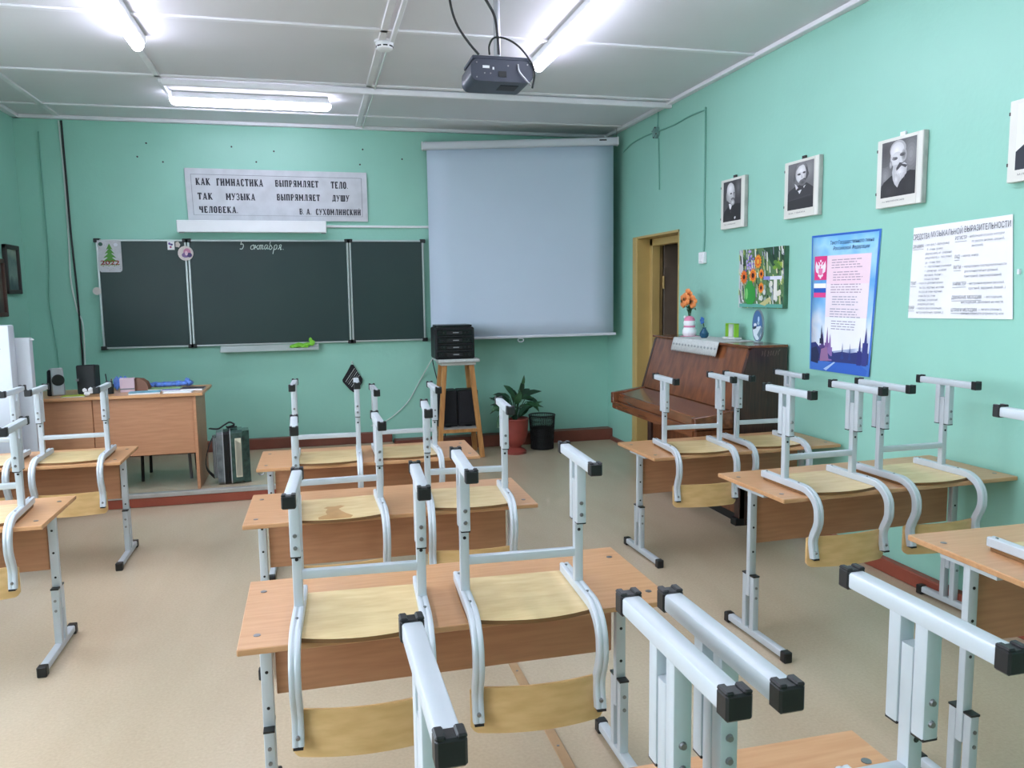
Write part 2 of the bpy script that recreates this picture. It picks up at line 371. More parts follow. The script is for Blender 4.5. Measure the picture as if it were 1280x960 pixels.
# doorway: linings, frame, open leaf, dark corridor behind
dr = link('door_1', None); struct(dr, 'yellow painted doorway partly blocked by the piano')
MB().box(XW-.006, XW+.135, DY1-.018, DY1+.002, 0, DZ).build('lining', 'yellow', dr)
MB().box(XW-.006, XW+WT, DY0, DY0+.012, 0, DZ).build('lining', 'yellow', dr)
MB().box(XW-.006, XW+.135, DY0, DY1, DZ-.018, DZ+.002).build('lining', 'yellow', dr)
MB().box(XW+.12, XW+.20, DY1-.075, DY1, 0, DZ-.02, .004).build('frame_post', 'yellow', dr)
MB().box(XW+.12, XW+.20, DY0+.012, DY1, DZ-.085, DZ-.02, .004).build('frame_head', 'yellow', dr)
MB().box(XW+.20, XW+.235, DY1-.06, DY1-.03, 0, DZ-.02, .004).build('rebate', pmat('worn_yellow', (150, 124, 80), .5, var=.2, scale=9), dr)
lf = MB().box(XW+.25, XW+1.02, DY1-.055, DY1-.012, .01, DZ-.06, .004).build('door_leaf', pmat('brown_door_face', (112, 98, 84), .55, var=.06), dr)  # brown tone puts the doorway's shade into the leaf colour
for z in (.35, 1.0, 1.62): MB().cyl((XW+.243, DY1-.062, z-.06), (XW+.243, DY1-.062, z+.06), .011, 10).build('hinge', 'yellow', lf)
MB().box(XW-.03, XW+.0, DY1, DY1+.06, 0, .10).build('architrave_foot', 'yellow', dr)
MB().box(XW-.012, XW+.002, DY1-.002, DY1+.085, 0, DZ, .003).build('architrave', 'yellow', dr)
cw = MB(); cw.box(XW+1.5, XW+1.6, 4.5, 8.2, 0, 2.6); cw.box(XW+WT, XW+1.5, 7.45, 7.55, 0, 2.6); cw.box(XW+WT, XW+1.5, 4.5, 4.6, 0, 2.6); cw.box(XW+WT, XW+1.6, 4.5, 7.5, 2.6, 2.7)
struct(cw.build('wall_corridor', 'dkwood', smooth=False))

# ---------------------------------------------------------------- ceiling lamps
EM = emit('lamp_diffuser', TUBE_COL, TUBE)
def lamp(x, y0, y1, label, along='y'):
    c = ((x, (y0+y1)/2, 0)); t = thing('ceiling_lamp', label, 'ceiling lamp', (x, (y0+y1)/2, ZC-.075), 0 if along == 'y' else PI/2, 'long strip lamps on the ceiling')
    h = (y1-y0)/2
    MB().box(-.046, .046, -h+.02, h-.02, .026, .075, .006).build('housing', 'white', t)
    P = [(.040*math.cos(math.radians(a)), .026+.05*math.sin(math.radians(a))) for a in range(180, 361, 15)]
    df = MB(); rings = []
    for y, k in ((-h, .30), (-h+.008, .62), (-h+.022, .88), (-h+.04, 1), (h-.04, 1), (h-.022, .88), (h-.008, .62), (h, .30)): rings.append([df.bm.verts.new((x*k, y, .026+(z-.026)*k)) for x, z in P])
    for a_, b_ in zip(rings, rings[1:]):
        for i in range(len(P)-1): df.bm.faces.new((a_[i], a_[i+1], b_[i+1], b_[i]))
        df.bm.faces.new((a_[-1], a_[0], b_[0], b_[-1]))
    df.bm.faces.new(rings[0]); df.bm.faces.new(rings[-1][::-1]); df.build('diffuser', EM, t)
    return t
for k, y1 in enumerate((5.43, 3.95, 2.45, .95)): lamp(-.955, y1-1.23, y1, ['left of the two strip lamps running away from the viewer', 'second strip lamp of the left ceiling row', 'third strip lamp of the left ceiling row', 'rear strip lamp of the left ceiling row'][k])
for k, y1 in enumerate((5.40, 4.10, 2.80, 1.50)): lamp(1.555, y1-1.23, y1, ['strip lamp running away from the viewer right behind the projector', 'second strip lamp of the right row, cut by the top edge', 'third strip lamp of the right ceiling row', 'rear strip lamp of the right ceiling row'][k])
MB().bar((1.555, 4.105, ZC-.04), (1.555, 4.17, ZC-.04), .022, .022).build('link_conduit', 'white', [o for o in C.objects if o.name.startswith('ceiling_lamp')][4], loc=(-1.555, -(5.40-.615), -(ZC-.075)))
lb = lamp(0, 0, 1.22, 'strip lamp lying crosswise over the chalkboard', 'x'); lb.location = (-.39, 6.80, ZC-.075)
# smoke detector
t = thing('smoke_detector', 'round white smoke detector on the ceiling batten', 'smoke detector', (.51, 5.22, ZC))
MB().lathe([(.055, -.012), (.055, -.022), (.05, -.05), (.035, -.06)], n=24).build('body', 'white', t)
MB().lathe([(.062, -.013), (.062, 0)], n=24).build('base', 'white', t)
for k in range(8):
    a = k*PI/4; MB().box(.045, .0535, -.014, .014, -.042, -.034).build('vent_slot', 'dark', t).rotation_euler = (0, 0, a)
# ---------------------------------------------------------------- school desks
T26 = rrect(.026, .026, .005, 2)
def vtube(x, y, z0, z1, w=.026, d=.026, r=.004): return MB().sweep([(x, y, z0), (x, y, z1)], rrect(w, d, r, 2), (1, 0, 0))
def make_desk(h, hook):
    t = thing('school_desk', 'x', 'desk', group='two-seat school desks')
    top = MB().box(-.6, .6, -.25, .25, -.018, 0, .0025).build('tabletop', 'lam', t)
    for sx in (-.555, .555):
        for s in (-.17, .15): MB().cyl((sx, s, -.002), (sx, s, .0012), .0095, 12).build('screw_cap', 'bolt', top)
    MB().box(-.525, .525, .052, .068, -.28, -.019, .002).build('modesty_panel', 'lamv', t)
    for sx in (-.55, .55):
        g = sx/abs(sx)
        leg = vtube(sx, .045, -h+.19, -.02, .034, .026).build('leg', 'steel', t)
        for z in (-.10, -.20, -.31): MB().cyl((sx, .0318, z), (sx, .0305, z), .005, 8).build('hole', 'dark', leg)
        MB().bar((sx, -.06, -.031), (sx, .15, -.031), .03, .024).build('top_bracket', 'steel', t)
        ft = MB().sweep([(sx, -.215, -h+.028), (sx, .205, -h+.028)], rrect(.032, .03, .005, 2), (1, 0, 0)).build('foot', 'steel', t)
        for y in (-.222, .212): MB().box(sx-.019, sx+.019, y-.018, y+.018, -h, -h+.046, .004).build('end_cap', 'cap', ft)
        for y in (.045-.029, .045+.029):
            sl = vtube(sx, y, -h+.04, -h+.285, .03, .028).build('sleeve', 'steel', t)
            MB().box(sx-.016, sx+.016, y-.015, y+.015, -h+.283, -h+.289).build('plug', 'cap', sl)
            if y < .045:
                for z in (-h+.235, -h+.19): MB().cyl((sx, y-.013, z), (sx, y-.017, z), .006, 10).build('bolt', 'bolt', sl)
    hk = [(-.572, .02, -.03), (-.575, .02, -.06), (-.585, .02, -.085), (-.605, .02, -.088), (-.615, .02, -.072)]
    if hook: MB().tube(spline(hk, 4), .0035, 6).build('bag_hook', 'bolt', t)
    return t
DESKS = {'C1': (.2845, 4.5468, -.0127, .637, 'desk of the middle row standing nearest the chalkboard'),
 'C2': (.3041, 3.4351, -.0161, .648, 'desk of the middle row with a stained chair seat on it'),
 'C3': (.3795, 2.2774, .0026, .654, 'middle-row desk in front of the viewer, whole top in view'),
 'C4': (.4107, 1.0384, 0, .665, 'desk cut by the bottom edge, one orange-brown corner showing'),
 'R1': (2.372, 4.2159, .0305, .631, 'right-row desk standing right beside the piano'),
 'R2': (2.392, 3.025, .0398, .7015, 'tall right-row desk below the blue poster, two chairs on it'),
 'R3': (2.39, 1.8031, -.0114, .765, 'desk cut by the right edge below the hand-lettered chart'),
 'L0': (-1.6748, 5.0129, .0097, .631, 'left-row desk standing before the teacher\'s table'),
 'L1': (-1.6849, 3.707, .0084, .641, 'nearest left-row desk, cut by the left edge')}
for k, (x, y, th, h, lab) in DESKS.items():
    t = make_desk(h, k in ('C1', 'C2')); t.location = (x, y, h); t.rotation_euler = (0, 0, th); t['label'] = lab
# ---------------------------------------------------------------- upturned chairs
CH_W = .1686
def chair_rail_path():
    p = [(.196, .026), (.10, .026), (0, .026), (-.085, .026)]
    p += [(-.085-.104*math.sin(math.radians(a)), .026-.085*(1-math.cos(math.radians(a)))) for a in range(10, 91, 10)]
    p += [(-.190, -.075), (-.189, -.095), (-.181, -.118), (-.169, -.142), (-.160, -.165), (-.158, -.186), (-.163, -.212), (-.1715, -.247)]
    return p
def make_chair():
    t = thing('school_chair', 'x', 'chair', group='upturned school chairs on the desks')
    # seat, underside up
    out = []
    for i in range(13):
        u = -1+i/6; out.append((u*.168, -.112-.034*(1-u*u)))
    out += [(.181, -.09), (.183, 0), (.181, .16), (.176, .188), (.16, .203)]
    out += [(-.16, .203), (-.176, .188), (-.181, .16), (-.183, 0), (-.181, -.09)]
    def zseat(x, y): return .004*max(0, (-y-.02)/.12)
    s = MB().prism([(x, y, .001) for x, y in out], (0, 0, .0112)).build('seat', 'ply', t)
    s.data.materials.append(M['plyedge'])
    for p in s.data.polygons:
        if abs(p.normal.z) < .5: p.material_index = 1
    # backrest, gently curved plywood
    n = 13; vb = []
    mbk = MB(); rows = []
    def yb(u): return -.150-.030*(1-u*u)+.006
    zz = [(-.282, .92), (-.289, .86), (-.289, .86)]
    outl = []
    for u, z in [(-1, -.172), (-.97, -.165)] + [(-.9+.15*i, -.162) for i in range(13)] + [(.97, -.165), (1, -.172), (1, -.272), (.985, -.282), (.95, -.288)] + [(.9-.15*i, -.29) for i in range(13)] + [(-.95, -.288), (-.985, -.282), (-1, -.272)]:
        outl.append((u, z))
    half = len(outl)//2
    # strips from top and bottom pairs
    us = sorted({round(u, 4) for u, z in outl})
    def zt(u): return -.162-(.01*max(0, (abs(u)-.9)/.1)**2)
    def zbm(u): return -.29+(.018*max(0, (abs(u)-.9)/.1)**2)
    us = [-1, -.985, -.95]+[-.9+.15*i for i in range(13)]+[.95, .985, 1]
    A = []
    for u in us:
        y = yb(u); A.append([mbk.bm.verts.new(q) for q in ((u*.186, y, zt(u)), (u*.186, y, zbm(u)), (u*.186, y+.0095, zbm(u)), (u*.186, y+.0095, zt(u)))])
    for a, b in zip(A, A[1:]):
        for i in range(4): mbk.bm.faces.new((a[i], a[(i+1) % 4], b[(i+1) % 4], b[i]))
    mbk.bm.faces.new(A[0]); mbk.bm.faces.new(A[-1][::-1])
    mbk.build('backrest', 'plyb', t, ang=50)
    # flat-oval tube with two ribs
    prof = [(.013, .006), (.013, .011), (.010, .0135), (.004, .0135), (0, .0115), (-.004, .0135), (-.010, .0135), (-.013, .011), (-.013, .006),
            (-.013, -.011), (-.010, -.0135), (.010, -.0135), (.013, -.011)]
    prof = [(a*1.12, b*1.08) for a, b in prof]; path = chair_rail_path()
    for g in (-1, 1):
        x = g*CH_W
        rl = MB().sweep([(x, y, z) for y, z in path], prof, (1, 0, 0)).build('side_rail', 'steel', t, ang=50)
        MB().box(x-.0125, x+.0125, -.187, -.158, -.251, -.245).build('tube_plug', 'cap', rl)
        MB().box(x-.0125, x+.0125, .195, .199, .0145, .0375).build('tube_plug', 'grey', rl)
        for y in (.175, -.052): MB().cyl((x, y, .0385), (x, y, .0425), .0058, 10, .004).build('bolt', 'bolt', rl)
        MB().cyl((x, -.1775, -.222), (x, -.1835, -.2228), .0068, 10, .005).build('bolt', 'bolt', rl)
        po = vtube(x, .042, .036, .345).build('post', 'steel', t)
        MB().cyl((x, .0292, .196), (x, .0282, .196), .005, 8).build('hole', 'dark', po)
        fb = MB().sweep([(x, .042-.166, .398), (x, .042+.142, .398)], rrect(.03, .028, .004, 2), (1, 0, 0)).build('foot_bar', 'steel', t)
        for y, d in ((.042-.170, -1), (.042+.146, 1)):
            cpb = MB(); cpb.box(x-.0175, x+.0175, y-.013, y+.013, .381, .4145, .003); cpb.box(x-.0175, x-.006, y-.012, y+.012, .412, .418, .002); cpb.box(x+.006, x+.0175, y-.012, y+.012, .412, .418, .002)
            cpb.build('end_cap', 'cap', fb)
        for y in (.042-.0275, .042+.0275):
            sl = vtube(x, y, .212, .388, .028, .0265).build('sleeve', 'steel', t)
            MB().box(x-.013, x+.013, y-.0125, y+.0125, .208, .213).build('plug', 'cap', sl)
            if y < .042:
                for z in (.236, .270): MB().cyl((x, y-.012, z), (x, y-.0175, z), .0065, 10, .0045).build('bolt', 'bolt', sl)
    MB().sweep([(-CH_W+.012, .042, .127), (CH_W-.012, .042, .127)], rrect(.024, .024, .003, 2), (0, 1, 0)).build('cross_bar', 'steel', t)
    return t
proto = make_chair(); index_kids()
CHAIRS = {'C3R': (.561, 2.123, -.045, .011, 'upturned chair on the right half of the fully visible middle desk'),
 'C3L': (.099, 2.135, -.049, -.023, 'upturned chair on the left half of the fully visible middle desk'),
 'C1L': (.054, 4.431, -.033, .021, 'left upturned chair on the middle desk nearest the chalkboard'),
 'C1R': (.490, 4.452, .012, -.026, 'right upturned chair on the middle desk nearest the chalkboard, beside the stool'),
 'C2L': (.080, 3.277, .018, -.027, 'upturned chair whose pale seat bears a brown stain'),
 'C2R': (.621, 3.300, -.078, .009, 'upturned chair to the right of the one with the stained seat'),
 'R2L': (2.094, 2.898, .028, .014, 'left upturned chair on the tall desk below the blue poster'),
 'R2R': (2.577, 2.919, .019, .015, 'right upturned chair, by the wall below the hand-lettered chart'),
 'R1L': (2.098, 4.097, -.070, .011, 'upturned chair in front of the piano keyboard, left on its desk'),
 'R1R': (2.577, 4.133, -.034, .007, 'upturned chair by the dark side of the piano'),
 'C4L': (.291, .919, .007, -.004, 'near upturned chair at the bottom, its left foot bar at bottom centre'),
 'C4R': (.705, .935, .013, -.012, 'near upturned chair at the bottom right, long foot bar reaching the right edge'),
 'L0R': (-1.347, 4.925, .022, .005, 'upturned chair standing before the teacher\'s table, wholly in view'),
 'L0L': (-1.809, 4.925, .005, .001, 'upturned chair at the left edge, before the white cabinet'),
 'L1R': (-1.381, 3.609, .069, -.020, 'nearest upturned chair at the left edge, cut by it'),
 'R3L': (2.084, 1.670, -.017, .017, 'upturned chair at the right edge, only a rail and bar tip showing')}
for i, (k, (x, y, th, dz, lab)) in enumerate(CHAIRS.items()):
    t = proto if i == 0 else copy_tree(proto)
    dk = DESKS[k[:2]]
    t.location = (x, y, dk[3]+.0005); t.rotation_euler = (0, 0, th); t['label'] = lab
    for o in C.objects:
        if o.parent == t and o.name.split('.')[0] in ('foot_bar', 'sleeve', 'post'): o.location.z = dz if o.name[0] != 'p' else min(0, dz)
    if k == 'C2L':
        st = [(-.09, -.124), (-.055, -.13), (0, -.132), (.035, -.132), (.045, -.10), (.02, -.06), (.004, -.02), (-.006, .015), (.022, .055), (.004, .07), (-.02, .058), (-.05, .062), (-.066, .04), (-.05, .025), (-.06, -.02), (-.055, -.06), (-.09, -.09)]
        MB().face([(a, b, .0126) for a, b in st]).build('stain', 'stain', t, smooth=False)
# ---------------------------------------------------------------- chalkboard
BX, BZ, BS = -1.832, 1.0884, .9714
t = thing('chalkboard', 'three-part dark green chalkboard with date written in chalk', 'chalkboard', (BX, YW, BZ))
xs = [0, .75*BS+.028, 2.25*BS+.01, 3*BS]
BD = [(-.055, 0), (-.055, 0), (-.055, 0)]
for i in range(3):
    x0, x1 = xs[i], xs[i+1]; g = .008
    p = MB().box(x0+.012, x1-.012, -.048, -.006, .012, BS-.012).build('writing_panel', 'board', t)
    for a, b, c_, d in ((x0+g, x1-g, 0, .016), (x0+g, x1-g, BS-.016, BS)): MB().box(a, b, -.055, -.004, c_, d, .003).build('rail', 'alu', p)
    for a, b in ((x0+g-.004, x0+g+.014), (x1-g-.014, x1-g+.004)): MB().box(a, b, -.055, -.004, .012, BS-.012, .003).build('stile', 'alu', p)
    for a in (x0+.012, x1-.012):
        for z in (.008, BS-.008): MB().box(a-.026, a+.026, -.058, -.002, z-.018, z+.018, .004).build('corner_joint', 'cap', p)
# chalk handwriting: polylines in a 0..1 letter box
def ribbon(mb, pts, w, mp):
    P = [Vector((a, b, 0)) for a, b in pts]
    P = spline(P, 5) if len(P) > 2 else P
    L_, R_ = [], []
    for i, p in enumerate(P):
        d_ = (P[min(i+1, len(P)-1)]-P[max(i-1, 0)]).normalized(); n = Vector((-d_.y, d_.x, 0))*w/2
        L_.append(mb.bm.verts.new(mp(p+n))); R_.append(mb.bm.verts.new(mp(p-n)))
    for i in range(len(P)-1): mb.bm.faces.new((L_[i], L_[i+1], R_[i+1], R_[i]))
HW = [  # x offset, strokes; x-height .5
 (0, [[(.45, .98), (.2, .95)], [(.2, .95), (.12, .55), (.3, .62), (.42, .4), (.3, .06), (.05, .08)], [(.25, .98), (.55, 1.02)]]),
 (1.15, [[(.3, .5), (.08, .35), (.1, .05), (.3, .03), (.42, .25), (.3, .5), (.5, .42)]]),
 (1.62, [[(.1, .52), (.0, .0)], [(.42, .5), (.2, .3), (.06, .24), (.25, .2), (.34, .02), (.48, .1)]]),
 (2.12, [[(.05, .5), (.0, 0)], [(.02, .3), (.15, .5), (.22, .4), (.16, 0)], [(.18, .3), (.32, .5), (.4, .4), (.34, .05), (.5, .1)]]),
 (2.66, [[(.36, .46), (.15, .5), (.04, .2), (.14, .02), (.32, .3), (.38, .5)], [(.38, .5), (.33, .1), (.5, .08)]]),
 (3.16, [[(.3, .42), (.1, .4), (.06, .1), (.22, .0), (.36, .2), (.22, .42), (.1, .6), (.16, .9), (.45, 1.0)]]),
 (3.66, [[(.12, .5), (.0, -.5)], [(.06, .25), (.2, .5), (.38, .45), (.34, .1), (.16, .0), (.06, .12)]]),
 (4.16, [[(.0, .0), (.2, .25), (.12, .42), (.26, .52), (.36, .5)], [(.36, .52), (.28, .0), (.42, .06)], [(.14, .26), (.32, .22)]]),
 (4.72, [[(.0, .02), (.06, .0)]])]
hb = MB()
hx, hz, hs = -.625-BX, 1.972-BZ, .082
for ox, strokes in HW:
    for st in strokes: ribbon(hb, [(ox+a+.12*b, b) for a, b in st], .075, lambda p: Vector((hx+p.x*hs*1.0, -.0487, hz+p.y*hs)))
hw = hb.build('chalk_writing', 'chalk', t, smooth=False)
tr = thing('chalk_tray', 'aluminium chalk tray below the chalkboard\'s middle panel', 'tray', (-.835, YW, 1.03))
MB().box(0, .885, -.105, -.001, 0, .006, .002).build('shelf', 'alu', tr)
MB().box(0, .885, -.108, -.102, 0, .024, .002).build('lip', 'alu', tr)
MB().box(0, .885, -.058, -.052, .004, .055, .002).build('back', 'alu', tr)
MB().box(.03, .13, -.092, -.07, .006, .02, .004).build('chalk_stick', 'chalk', tr)
g = MB()
for i in range(9):
    a = random.uniform(-1, 1); g.blob((.115*a, random.uniform(-.012, .012), .018+random.uniform(0, .02)), (.05, .03, .02), 1)
g.blob((.06, 0, .05), (.03, .02, .032), 1); g.blob((.045, .004, .08), (.018, .012, .022), 1)
o = g.build('cleaning_cloth', 'greencloth', None, (-.07, YW-.08, 1.046)); tag(o, 'crumpled lime green cloth on the chalk tray', 'cloth')
# papers and badges on the board
def bw(x0, x1, z0, z1, y=YW-.063): return quadmap((x0, y, z1), (x1, y, z1), (x1, y, z0), (x0, y, z0))
o = MB().prism([(x, YW-.058, z) for x, z in [(-1.815+a*.193, 1.772+b*.28) for a, b in [(.1, 0), (.9, 0), (.985, .05), (1, .14), (1, 1), (0, 1), (0, .14), (.03, .05)]]], (0, -.002, 0)).build('new_year_drawing', pmat('drawing_paper', (206, 204, 210), .7, var=.06, scale=25)); tag(o, 'drawing of a green fir tree pinned to the chalkboard corner', 'drawing')
mp = bw(-1.815, -1.622, 1.772, 2.052, YW-.0602); nB = (0, -1, 0)
sh = []
for k in range(4):
    v = .1+.13*k; w = .14+.07*k
    sh.append(([(.5, v), (.5+w, v+.2), (.5+w*.5, v+.17), (.5, v+.21), (.5-w*.5, v+.17), (.5-w, v+.2)], (90, 150, 70)))
for k in range(26): sh.append((ell(random.random()*.9+.05, random.choice((random.uniform(.05, .3), random.uniform(.8, .95))), .012, .01, 5), (150, 128, 150)))
sh.append((ell(.78, .14, .09, .055, 10), (228, 228, 238)))
for k in range(10): sh.append((ell(.12+.08*k, .78+.02*math.sin(k*2), .03, .018, 6), (126, 150, 60)))
flat_print('print', o, mp, nB, sh); ASPECT[0] = 1.45
text_obj('lettering', o, [('2022', .1, .76, .13, .8, 0, .015)], mp, nB, (150, 52, 44), .004)
mg = MB().cyl((-1.787, YW-.0602, 2.018), (-1.787, YW-.07, 2.018), .017, 14).build('magnet', pmat('green_magnet', (58, 96, 84), .5)); tag(mg, 'round green magnet holding the fir tree drawing', 'magnet')
def badge(x, z, r, lab, pic):
    b = MB().cyl((x, YW-.0585, z), (x, YW-.066, z), r, 24).build('round_badge', 'skin_pl'); tag(b, lab, 'magnet')
    if pic:
        flat_print('print', b, bw(x-r, x+r, z-r, z+r, YW-.066), nB, [(ell(.6, .45, .25, .3, 10), (198, 132, 160)), (ell(.5, .62, .26, .18, 10), (130, 104, 150)), (ell(.74, .62, .17, .16, 10), (74, 62, 108)), (ell(.55, .5, .1, .16, 8), (226, 196, 210))])
    return b
badge(-1.087, 1.937, .066, 'round picture magnet on the joint of the chalkboard panels', True)
badge(-1.842, 1.607, .034, 'small pale round magnet on the chalkboard\'s left edge', False)
o = MB().box(-1.237, -1.178, YW-.061, YW-.057, 1.968, 2.046).build('sticker', 'paper'); tag(o, 'small oblong picture sticker in the chalkboard\'s left panel', 'sticker')
flat_print('print', o, bw(-1.237, -1.178, 1.968, 2.046, YW-.061), nB, [(ell(.3, .3, .18, .15, 8), (120, 100, 160)), (ell(.6, .4, .2, .12, 8), (90, 80, 130)), (ell(.45, .68, .16, .14, 8), (170, 90, 130))])
o = MB().prism([(x, YW-.058, z) for x, z in [(-1.17, 1.995), (-1.14, 1.99), (-1.128, 2.015), (-1.145, 2.042), (-1.168, 2.035)]], (0, -.003, 0)).build('sticker', 'skin_pl'); tag(o, 'tiny pale sticker beside the oblong picture sticker', 'sticker')

# ---------------------------------------------------------------- motto sign with slab letters
sg = thing('motto_sign', 'long pale grey board with a three-line painted motto', 'sign', (0, YW, 0))
TLs, TRs, BRs, BLs = (-1.064, 2.700), (.556, 2.692), (.556, 2.236), (-1.052, 2.240)
MB().prism([(x, 0, z) for x, z in (TLs, TRs, BRs, BLs)], (0, -.022, 0)).build('board', 'signw', sg)
ms = quadmap(*[(x, -.0222, z) for x, z in (TLs, TRs, BRs, BLs)])
flat_print('border_line', sg, ms, nB, [(rect(.03, .115, .97, .122), (120, 122, 134)), (rect(.03, .90, .97, .906), (150, 152, 160)), (rect(.03, .115, .0325, .905), (140, 142, 152)), (rect(.9675, .115, .97, .905), (130, 132, 142))])
TH, TN = .29, .17
def Vs(x, y0=0, y1=1, sf=True): return [(x, y0, x, y1, TH)] + ([(x-.17, y0+.05, x+.17, y0+.05, .10), (x-.17, y1-.05, x+.17, y1-.05, .10)] if sf else [])
def Hs(x0, x1, y): return [(x0, y, x1, y, TN)]
def Ds(x0, y0, x1, y1, w=TH*.8): return [(x0, y0, x1, y1, w)]
GL = {'К': (.82, Vs(.2)+Ds(.3, .48, .62, .92, .14)+Ds(.32, .55, .66, .06)+[(.5, .95, .76, .95, .1), (.55, .05, .82, .05, .1)]),
 'А': (.84, Ds(.16, .02, .42, 1, .13)+Ds(.44, 1, .68, .02)+Hs(.24, .6, .3)+[(.0, .05, .32, .05, .1), (.5, .05, .86, .05, .1)]),
 'Г': (.66, Vs(.2)+Hs(.2, .6, .94)+Ds(.58, 1, .58, .72, .1)), 'И': (.86, Vs(.2)+Vs(.66)+Ds(.26, .25, .6, .75, .12)),
 'Й': (.86, Vs(.2)+Vs(.66)+Ds(.26, .25, .6, .75, .12)+[(.3, 1.14, .56, 1.14, .08)]),
 'М': (.98, Vs(.18)+Vs(.8)+Ds(.24, .95, .48, .3, .14)+Ds(.5, .3, .74, .95, .14)), 'Н': (.86, Vs(.2)+Vs(.66)+Hs(.2, .66, .5)),
 'С': (.74, Vs(.2, .12, .88, False)+Hs(.16, .6, .93)+Hs(.16, .6, .07)+Ds(.6, .95, .6, .68, .12)+Ds(.6, .05, .6, .28, .12)),
 'Т': (.76, Vs(.38, 0, 1)+Hs(.02, .74, .94)+Ds(.06, 1, .06, .7, .1)+Ds(.7, 1, .7, .7, .1)),
 'В': (.76, Vs(.2)+Hs(.2, .6, .94)+Hs(.2, .6, .52)+Hs(.2, .6, .06)+Ds(.62, .9, .62, .58, .16)+Ds(.64, .48, .64, .1, .2)),
 'Ы': (1.0, Vs(.2)+Hs(.2, .5, .5)+Hs(.2, .5, .06)+Ds(.52, .48, .52, .08, .16)+Vs(.84)), 'П': (.86, Vs(.2)+Vs(.66)+Hs(.2, .66, .94)),
 'Р': (.74, Vs(.2)+Hs(.2, .56, .94)+Hs(.2, .56, .46)+Ds(.6, .9, .6, .5, .18)), 'Я': (.82, Vs(.62)+Hs(.2, .62, .94)+Hs(.2, .62, .5)+Ds(.2, .9, .2, .54, .18)+Ds(.44, .46, .18, .04, .16)+[(.04, .05, .3, .05, .1)]),
 'Л': (.84, Vs(.66)+Hs(.3, .66, .94)+Ds(.36, .95, .2, .06, .14)+[(.04, .05, .34, .05, .1)]), 'Е': (.72, Vs(.2)+Hs(.2, .62, .94)+Hs(.2, .5, .5)+Hs(.2, .62, .06)+Ds(.62, 1, .62, .74, .1)+Ds(.62, 0, .62, .26, .1)),
 'О': (.78, Vs(.18, .1, .9, False)+Vs(.6, .1, .9, False)+Hs(.16, .62, .94)+Hs(.16, .62, .06)), 'У': (.8, Ds(.12, .98, .42, .35)+Ds(.66, .98, .3, .06, .13)+[(.0, .95, .3, .95, .1), (.52, .95, .82, .95, .1), (.08, .06, .34, .06, .13)]),
 'З': (.7, Hs(.12, .5, .94)+Hs(.24, .5, .52)+Hs(.12, .5, .06)+Ds(.54, .9, .54, .58, .18)+Ds(.56, .48, .56, .1, .2)+Ds(.1, .95, .1, .74, .1)+Ds(.1, .05, .1, .26, .1)),
 'Д': (.9, Vs(.66)+Hs(.3, .66, .94)+Ds(.36, .95, .22, .1, .14)+Hs(.04, .86, .08)+Ds(.08, .1, .08, -.12, .1)+Ds(.82, .1, .82, -.12, .1)),
 'Ш': (1.1, Vs(.18)+Vs(.54)+Vs(.9)+Hs(.18, .9, .06)), 'Ч': (.8, Vs(.6)+Vs(.18, .5, 1, False)+Hs(.18, .6, .5)+[(.02, .95, .34, .95, .1)]),
 'Х': (.84, Ds(.14, .98, .66, .02)+Ds(.66, .98, .14, .02, .13)+[(.0, .95, .3, .95, .1), (.5, .95, .82, .95, .1), (.0, .05, .3, .05, .1), (.5, .05, .84, .05, .1)]), '.': (.3, [(.1, .0, .1, .14, .14)])}
lay = [0]; LM = pmat('sign_letters', (40, 42, 54), .6)
def word(s, u0, u1, v0, v1):
    """slab letters filling u0..u1, baseline v1, top v0"""
    lt = MB(); tot = sum(GL[c][0]+.1 for c in s)-.1; k = (u1-u0)/tot; x = u0
    for c in s:
        w, segs = GL[c]
        for (a, b, c2, d2, wd) in segs:
            p, q = Vector((a, b, 0)), Vector((c2, d2, 0)); dd = (q-p).normalized(); n = Vector((-dd.y, dd.x, 0))*wd/2
            lay[0] = (lay[0]+1) % 9
            lt.face([ms(x+e.x*k, v1-e.y*(v1-v0))+Vector((0, -.001-.0001*lay[0], 0)) for e in (p+n, q+n, q-n, p-n)])
        x += (w+.1)*k
    lt.build('word', LM, sg, smooth=False)
def su(x): return (x-139)/1041
for w_, a, b, v0, v1 in [('КАК', 195, 276, .19, .325), ('ГИМНАСТИКА', 310, 572, .19, .33), ('ВЫПРЯМЛЯЕТ', 640, 892, .195, .325), ('ТЕЛО.', 965, 1068, .20, .335),
                         ('ТАК', 200, 283, .475, .605), ('МУЗЫКА', 357, 522, .475, .605), ('ВЫПРЯМЛЯЕТ', 645, 897, .47, .595), ('ДУШУ', 968, 1072, .47, .595),
                         ('ЧЕЛОВЕКА.', 203, 422, .735, .86), ('В.', 772, 800, .755, .87), ('А.', 812, 845, .755, .87), ('СУХОМЛИНСКИЙ', 868, 1138, .755, .875)]:
    word(w_, su(a), su(b), v0, v1)
# board lamp: white box luminaire and its conduit
t = thing('board_lamp', 'white oblong lamp box in front of the motto sign\'s lower edge', 'lamp', (0, YW, 0))
MB().box(-1.136, .163, -.165, -.105, 2.118, 2.226, .006).build('housing', 'white', t)
for x in (-.95, -.02): MB().box(x-.02, x+.02, -.11, -.02, 2.16, 2.175).build('bracket', 'white', t)
for x in (-1.10, .135): MB().box(x-.02, x+.02, -.16, -.12, 2.112, 2.119).build('foot_clip', 'grey', t)
o = MB().box(.163, 1.16, YW-.022, YW, 2.178, 2.20, .004).build('conduit', 'white'); tag(o, 'thin white conduit on the wall from lamp box to screen', 'conduit')

